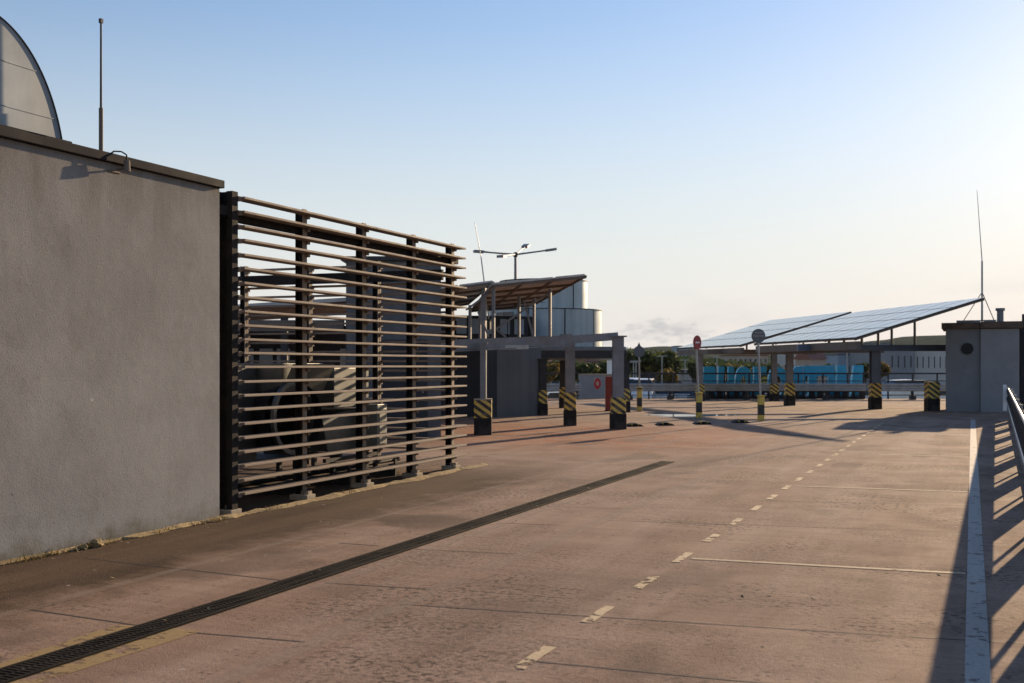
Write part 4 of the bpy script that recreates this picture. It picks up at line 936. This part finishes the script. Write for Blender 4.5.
for lab, shapes in LET:
    xs = [p[0] for s in shapes for p in (s[1] if s[0] == 'p' else [(s[1][0], 0)])]; cx = sum(xs) / len(xs)
    t = thing('sign_letter', lab, 'sign letter', lp(cx, T1), 'big blue sign letters')
    b = MB(); e = MB()
    for s in shapes:
        if s[0] == 'p':
            pts = [lp(*q) for q in s[1]]; b.prism(pts, UF * .30)
            e.bar(lp(max(q[0] for q in s[1]) + .12, max(s[1][0][1], 367) + 1), lp(max(q[0] for q in s[1]) + .12, T1 - 1), .03, .36, tuple(UF)) if False else None
        else:
            b.ring([lp(*q) for q in blob(*s[1])], [lp(*q) for q in blob(*s[2])], UF * .30)
    b.build('letter_body', 'letter_blue', t)
    b = MB()
    for dz in (.35, 1.1): b.bar(lp(cx - 3, T1) + UZ * dz + UF * .36, lp(cx + 3, T1) + UZ * dz + UF * .36, .05, .06)
    b.bar(lp(cx, T1) + UF * .36 - UZ * .4, lp(cx, T1) + UF * .36 + UZ * 1.5, .06, .06); b.build('support_frame', 'dark_steel', t)

t = thing('letter_base_frame', 'dark low frame carrying the row of blue sign letters', 'frame', W(13.2, 58.5, gz(58)))
u0, u1 = (701 - 512) / F * 58.5, (865 - 512) / F * 58.5
b = MB(); b.bar(W(u0, 58.5, gz(58) + .42), W(u1, 58.5, gz(58) + .42), .10, .12); b.bar(W(u0, 58.5, gz(58) + .08), W(u1, 58.5, gz(58) + .08), .10, .14); b.build('rails', 'dark_steel', t)
u = u0 + .1; k = 0
while u < u1:
    b = MB(); b.box(W(u, 58.48, gz(58) + .25), (.30 if k % 3 else .12, .06, .36), (UR, UF, UZ)); b.build('ballast_plate', 'dark_wall', t); u += .43; k += 1

# ================================================================== LAMP POST AND SLANTED AERIAL
ZL_ = 52.0
base = W((515.5 - 512) / F * ZL_, ZL_, gz(ZL_)); top = at(515.5, 255, ZL_)
sl_ = thing('street_lamp', 'street lamp with four spread arms rising behind the left canopy', 'street lamp', base)
b = MB(); b.tube(base, V(base.x, base.y, top.z), .10, .06, 12); b.build('pole', 'grey_steel', sl_)
b = MB(); b.lathe(V(base.x, base.y, top.z), [(.01, .14), (.10, .10), (.10, -.08), (.01, -.1)], 12); b.build('hub', 'dark_steel', sl_)
for (px, py, dZ) in ((474, 251.2, -.6), (555.5, 249.2, .7), (527, 245, 3.0), (500, 256.5, -2.8)):
    e = at(px, py, ZL_ + dZ); h0 = V(base.x, base.y, top.z + .02); d = (e - h0)
    b = MB(); b.tube(h0, h0 + d * .72, .042, .036, 8); arm = b.build('arm', 'grey_steel', sl_)
    dn_ = d.normalized(); r_ = dn_.cross(UZ).normalized()
    b = MB(); p0, p1 = h0 + d * .66, e; u_ = r_.cross(dn_)
    b.prism([p0 + r_ * .06 - u_ * .03, p0 + r_ * .06 + u_ * .04, p0 - r_ * .06 + u_ * .04, p0 - r_ * .06 - u_ * .03], (p1 - p0) * .35)
    m_ = p0 + (p1 - p0) * .33; b.box((m_ + p1) / 2, (.30, (p1 - m_).length, .11), (r_, dn_, u_)); b.build('lamp_head', 'grey_steel', arm)
e0, e1 = at(489, 300, 33), at(474.5, 222, 33)
ae = thing('whip_aerial', 'thin leaning whip aerial left of the street lamp', 'aerial', e0)
b = MB(); b.tube(V(e0.x, e0.y, e0.z - .6), e0.lerp(e1, .55), .022, .018, 8); b.build('lower_rod', 'galv', ae)
b = MB(); b.tube(e0.lerp(e1, .55), e1, .012, .008, 6); b.build('upper_rod', 'galv', ae)
b = MB(); b.box(V(e0.x, e0.y, e0.z - .7), (.1, .1, .3)); b.build('clamp', 'dark_steel', ae)

# ================================================================== TOWN BEYOND
GR = -1.75
def house(name, label, px0, px1, ytop, Z, depth, wallm, roofm='roof_grey', wins=0, wrow=((.3, .6),), ww=.5, cat='building', gable=0):
    u0, u1 = (px0 - 512) / F * Z, (px1 - 512) / F * Z; zt = EYE + (HZ - ytop) / F * Z
    t = thing(name, label, cat, W((u0 + u1) / 2, Z + depth / 2, GR))
    b = MB(); b.prism([W(u0, Z, GR), W(u1, Z, GR), W(u1, Z + depth, GR), W(u0, Z + depth, GR)], (0, 0, zt - GR)); wl = b.build('wall', wallm, t)
    b = MB()
    if gable: 
        b.prism([W(u0 - .3, Z - .3, zt + .004), W(u0 - .3, Z + depth + .3, zt + .004), W(u0 - .3, Z + depth / 2, zt + gable)], UR * (u1 - u0 + .6))
    else: b.prism([W(u0 - .2, Z - .2, zt + .004), W(u1 + .2, Z - .2, zt + .004), W(u1 + .2, Z + depth + .2, zt + .004), W(u0 - .2, Z + depth + .2, zt + .004)], (0, 0, .35))
    b.build('roof', roofm, t)
    for (f0, f1) in wrow:
        for k in range(wins):
            uc = u0 + (u1 - u0) * (k + .5) / wins; zc = GR + (zt - GR) * (f0 + f1) / 2; b = MB(); b.box(W(uc, Z - .02, zc), ((u1 - u0) / wins * ww, .1, (zt - GR) * (f1 - f0)), (UR, UF, UZ)); b.build('window', 'pane', t)
    return t
house('factory', 'older grey factory front with narrow windows beside the thick blue column', 889, 914, 349.5, 188, 30, 'parapet_grey', wins=4, wrow=((.48, .82),), ww=.2)
house('warehouse', 'long pale warehouse with narrow upright windows left of the hut', 914.5, 960, 350.5, 190, 30, 'plaster_pale', wins=8, wrow=((.48, .82),), ww=.16)
house('office_block', 'bluish office block behind the thick blue canopy column', 868, 890, 344, 260, 20, 'plaster_blue', wins=4, wrow=((.3, .42), (.52, .64), (.74, .86)))
house('tower_block', 'grey blue tower block beside the red no entry sign', 676, 689, 346.5, 520, 14, 'plaster_blue', wins=4, wrow=tuple((.2 + .1 * k, .25 + .1 * k) for k in range(7)))
house('apartment_house', 'white apartment house above the middle blue letters', 786, 804, 349, 240, 14, 'plaster_pale', wins=4, wrow=((.35, .5), (.65, .8)))
house('cottage', 'small house with red roof above the widest blue letter', 812, 826, 359, 170, 10, 'plaster_warm', 'roof_red', 2, ((.3, .6),), .3, 'house', 1.6)
house('retail_hall', 'grey retail hall with flat roof right of the widest letter', 838, 862, 355, 210, 24, 'plaster_blue', wins=3, wrow=((.3, .6),), ww=.3)
house('bungalow', 'warm coloured house with red roof under the left canopy', 585, 600, 362.5, 150, 10, 'plaster_pale', 'roof_red', 3, ((.3, .62),), .3, 'house', 1.8)
house('garage_row', 'low reddish garage seen under the left canopy left of column', 546, 560, 367, 140, 9, 'plaster_warm', 'roof_red', 3, ((.2, .6),), .4, 'garage', 1.0)
house('white_hall', 'low white hall glimpsed between signpost and canopy column', 690, 722, 372, 165, 14, 'plaster_pale', wins=4, wrow=((.3, .6),), ww=.5)
house('dark_hall', 'dark low hall with pale roof behind the pointed sign', 640, 668, 362, 185, 14, 'dark_wall', 'plaster_pale', 4, ((.3, .6),), .5)
house('far_terrace', 'far pale terrace houses between the canopy columns', 728, 768, 356, 330, 14, 'plaster_warm', 'roof_red', 8, ((.35, .55), (.68, .85)), .35)
house('white_pylon', 'narrow white slab beside the right column of the left canopy', 607.5, 613.5, 359.5, 80, .5, 'white_paint', 'white_paint', cat='pylon')

def car(label, px, Z, paint, head=0.0, big=False):
    u = (px - 512) / F * Z; o = W(u, Z, GR + .012); t = thing('parked_car', label, 'car', o, 'cars parked below the deck')
    ax = UR * math.cos(head) + UF * math.sin(head); ay = UF * math.cos(head) - UR * math.sin(head)
    def P(l, w_, z): return o + ax * l + ay * w_ + UZ * z
    k = 1.45 if big else 1.0; ws = .86
    side = [(-2.1, .32), (-2.15, .75), (-1.95, .92 * k), (1.0, .95 * k), (1.9, .80), (2.15, .62), (2.12, .32)]
    b = MB(); b.prism([P(l, -ws, z) for l, z in side], ay * (2 * ws)); b.build('body', paint, t)
    cab = [(-1.9, .93 * k), (-1.45, 1.42 * k), (.2, 1.46 * k), (.95, .955 * k)]
    b = MB(); b.prism([P(l, -.74, z) for l, z in cab], ay * 1.48); cb = b.build('cabin', 'pane', t)
    b = MB(); b.prism([P(l, -.70, z) for l, z in ((-1.5, 1.425 * k), (.25, 1.465 * k), (.18, 1.50 * k), (-1.4, 1.46 * k))], ay * 1.40); b.build('roof', paint, t)
    for l in (-1.3, 1.35):
        for s in (-1, 1):
            b = MB(); b.tube(P(l, s * .80 - .1, .32), P(l, s * .80 + .1, .32), .32, n=14); b.build('wheel', 'black_rubber', t)
CARS = [(570, 76, 'car_white', 0.1, 'white car under the left canopy left of the low wall', False), (553, 84, 'car_silver', .2, 'silver car under the left canopy at its left column', False),
 (632, 96, 'car_white', 1.2, 'white van parked just right of the right column', True), (645, 92, 'car_white', 1.3, 'white van behind the pointed sign pole', True), (659, 97, 'car_silver', 1.2, 'silver car right of the pointed sign', False),
 (668, 93, 'car_white', 1.1, 'white car midway between the two left signs', False), (681, 99, 'car_grey', 1.25, 'grey car left of the no entry sign pole', False), (690, 94, 'car_white', 1.2, 'white car closest to the no entry pole', False),
 (655, 130, 'car_black', .1, 'black car in the rear row behind the pointed sign', False), (675, 134, 'car_red', .1, 'red car in the rear row left of no entry sign', False),
 (878, 88, 'car_white', .2, 'white car behind the thick blue canopy column', False), (893, 90, 'car_silver', .15, 'silver car right of the thick blue column', False), (908, 86, 'car_white', .2, 'white van in the gap left of the striped bollard', True),
 (921, 92, 'car_black', .1, 'dark car just left of the striped bollard', False), (936, 89, 'car_white', .2, 'white car hard against the hut corner', False), (900, 128, 'car_blue', .1, 'blue car in the back row before the warehouse', False), (925, 130, 'car_grey', .1, 'grey car in the back row before the warehouse', False),
 (710, 90, 'car_grey', .9, 'grey car behind the first blue letter', False), (760, 95, 'car_silver', .9, 'silver car behind the square blue letter', False), (820, 92, 'car_white', .9, 'white car behind the widest blue letter', False)]
for px, Z, pt, hd, lb, bigv in CARS: car(lb, px, Z, pt, hd, bigv)

# ------------------------------------------------------------------ trees
def tree_proto(h, wd, leafm, seed, n=1500, leaf=.36):
    rn = random.Random(seed); t = bpy.data.objects.new('broadleaf_tree', None); COL.objects.link(t)
    b = MB(); b.tube((0, 0, -.1), (rn.uniform(-.15, .15), rn.uniform(-.15, .15), h * .45), h * .028, h * .016, 8)
    lobes = [(V(0, 0, h * .66), wd * .36, h * .30)]
    for k in range(7):
        a_ = 2 * math.pi * k / 7 + rn.uniform(-.3, .3); rr = wd * rn.uniform(.22, .36); z = h * rn.uniform(.42, .78)
        c = V(rr * math.cos(a_), rr * math.sin(a_), z); lobes.append((c, wd * rn.uniform(.14, .24), h * rn.uniform(.12, .2)))
        b.tube((0, 0, h * rn.uniform(.28, .42)), c, h * .012, h * .005, 6)
    b.build('trunk', 'bark', t)
    b = MB(); per = n // len(lobes)
    for c, rw, rh in lobes:
        for _ in range(per):
            d = V(rn.gauss(0, 1), rn.gauss(0, 1), rn.gauss(0, 1)).normalized() * (rn.random() ** .4); p = c + V(d.x * rw, d.y * rw, d.z * rh)
            nrm = (d + V(rn.gauss(0, .6), rn.gauss(0, .6), rn.gauss(0, .6))).normalized(); x = nrm.orthogonal().normalized(); y = nrm.cross(x); s = leaf * rn.uniform(.5, 1.25)
            b.add([p - x * s - y * s * .3, p + y * s * .55 - x * s * .2, p + x * s, p - y * s * .6 + x * s * .15], [(0, 1, 2, 3)])
    b.build('crown', leafm, t); return t
protos = [tree_proto(7, 5.2, 'leaf_dark', 1), tree_proto(7, 6.2, 'leaf_mid', 2), tree_proto(7, 4.2, 'leaf_dark', 3), tree_proto(7, 5.5, 'leaf_autumn', 4)]
used = set()
TREES = [(628, 150, 344.5, 1, 'tall green tree just right of the left canopy column'), (645, 165, 350, 0, 'dark tree directly behind the pointed sign'), (656, 150, 347, 1, 'olive tree rising right of the pointed sign'), (664, 172, 349, 0, 'dark tree midway between pointed and no entry signs'),
 (671, 160, 356, 2, 'small dark narrow tree left of the tower block'), (668, 125, 366, 3, 'low yellowish tree near the vans, left of no entry sign'), (697, 150, 358, 0, 'dark tree behind the no entry sign pole'), (707, 160, 356, 1, 'green tree above the first blue letter'),
 (719, 145, 357, 0, 'dark tree above the two-barred letter'), (731, 170, 357, 3, 'yellowing tree above the gap left of the round letter'), (744, 150, 358, 1, 'green tree above the round letter left of the grey sign'), (757, 155, 358, 0, 'dark tree right behind the grey-backed round sign pole'),
 (770, 165, 356, 1, 'green tree left of the thin dark canopy column'), (781, 150, 360, 3, 'yellowing tree behind the thin dark canopy column'), (808, 150, 359, 0, 'dark tree right of the striped column top'), (829, 155, 357, 1, 'green tree between cottage and retail hall'),
 (866, 150, 356, 0, 'dark tree left of the thick blue column'), (879, 140, 354, 3, 'yellow-green tree right of the thick blue column'), (545, 118, 359, 3, 'brownish tree at the left under the slab roof'), (556, 125, 357, 0, 'dark tree left of the second canopy column'),
 (578, 130, 358, 1, 'green tree right of the second canopy column'), (591, 160, 356, 0, 'dark tree behind the red-roofed house under the canopy'), (604, 140, 357, 1, 'green tree left of the right canopy column'), (633, 205, 352, 2, 'distant narrow dark tree left of the pointed sign')]
for px, Z, yt, k, lb in TREES:
    t = protos[k] if k not in used else copy_tree(protos[k]); used.add(k)
    yt += 4.5 if 700 < px < 890 else 0
    hgt = EYE + (HZ - yt) / F * Z - GR; s = hgt / 7.0; rn = random.Random(px)
    t.location = W((px - 512) / F * Z, Z, GR); t.scale = (s * rn.uniform(.9, 1.35),) * 2 + (s,); t.rotation_euler.z = rn.uniform(0, 6)
    tag(t, lb, 'tree', 'trees beyond the car park')
rn = random.Random(11); b = MB()
for _ in range(9000):
    px = rn.uniform(300, 1100); Z = rn.uniform(230, 620); lim = (354 if px < 690 else 360.0) + 3 * math.sin(px * .05) + 3 * math.sin(px * .017 + 1)
    zt = max(.5, EYE + (HZ - lim) / F * Z * rn.uniform(.5, 1)); z = GR + (zt - GR) * rn.random() ** .55
    p = W((px - 512) / F * Z, Z, z); s = rn.uniform(.5, 1.3) * Z / 330
    x = V(rn.gauss(0, 1), rn.gauss(0, 1), rn.gauss(0, 1)).normalized(); y = x.orthogonal().normalized()
    b.add([p - x * s - y * s * .5, p + y * s * .7, p + x * s, p - y * s * .6], [(0, 1, 2, 3)])
tag(b.build('far_wood', 'leaf_dark'), 'far belt of dark woodland behind the town', 'woodland', kind='stuff')

for px, Z, yt, lb in ((636, 110, 361, 'slim lamp mast close left of the pointed sign'), (633.5, 118, 362, 'slim lamp mast close right of the canopy column'), (662, 120, 356, 'slim lamp mast between pointed and no entry signs'), (717, 112, 357, 'slim lamp mast above the gap left of the two-barred letter'), (685, 125, 360, 'slim lamp mast in front of the tower block'), (847, 115, 352, 'slim lamp mast right of the slanting letter')):
    p = W((px - 512) / F * Z, Z, GR); h = EYE + (HZ - yt) / F * Z - GR; t = thing('lamp_mast', lb, 'lamp mast', p, 'lamp masts of the car park')
    b = MB(); b.tube(p, p + UZ * h, .08, .05, 8); b.build('mast', 'galv', t)
    b = MB(); b.bar(p + UZ * h - UR * .5, p + UZ * h + UR * .5, .16, .08); b.build('lamp_head', 'galv', t)

# ------------------------------------------------------------------ light air
b = MB(); b.box((0, 2400, 90), (9000, 6200, 190)); hz = b.build('haze', 'galv'); tag(hz, kind='stuff')
hm = bpy.data.materials.new('haze_air'); hm.use_nodes = True; ht = hm.node_tree; ht.nodes.clear()
pv = ht.nodes.new('ShaderNodeVolumePrincipled'); oo = ht.nodes.new('ShaderNodeOutputMaterial'); ht.links.new(pv.outputs[0], oo.inputs['Volume'])
pv.inputs['Density'].default_value = .00003; pv.inputs['Color'].default_value = (.93, .95, 1, 1); pv.inputs['Anisotropy'].default_value = 0
hz.data.materials.clear(); hz.data.materials.append(hm)
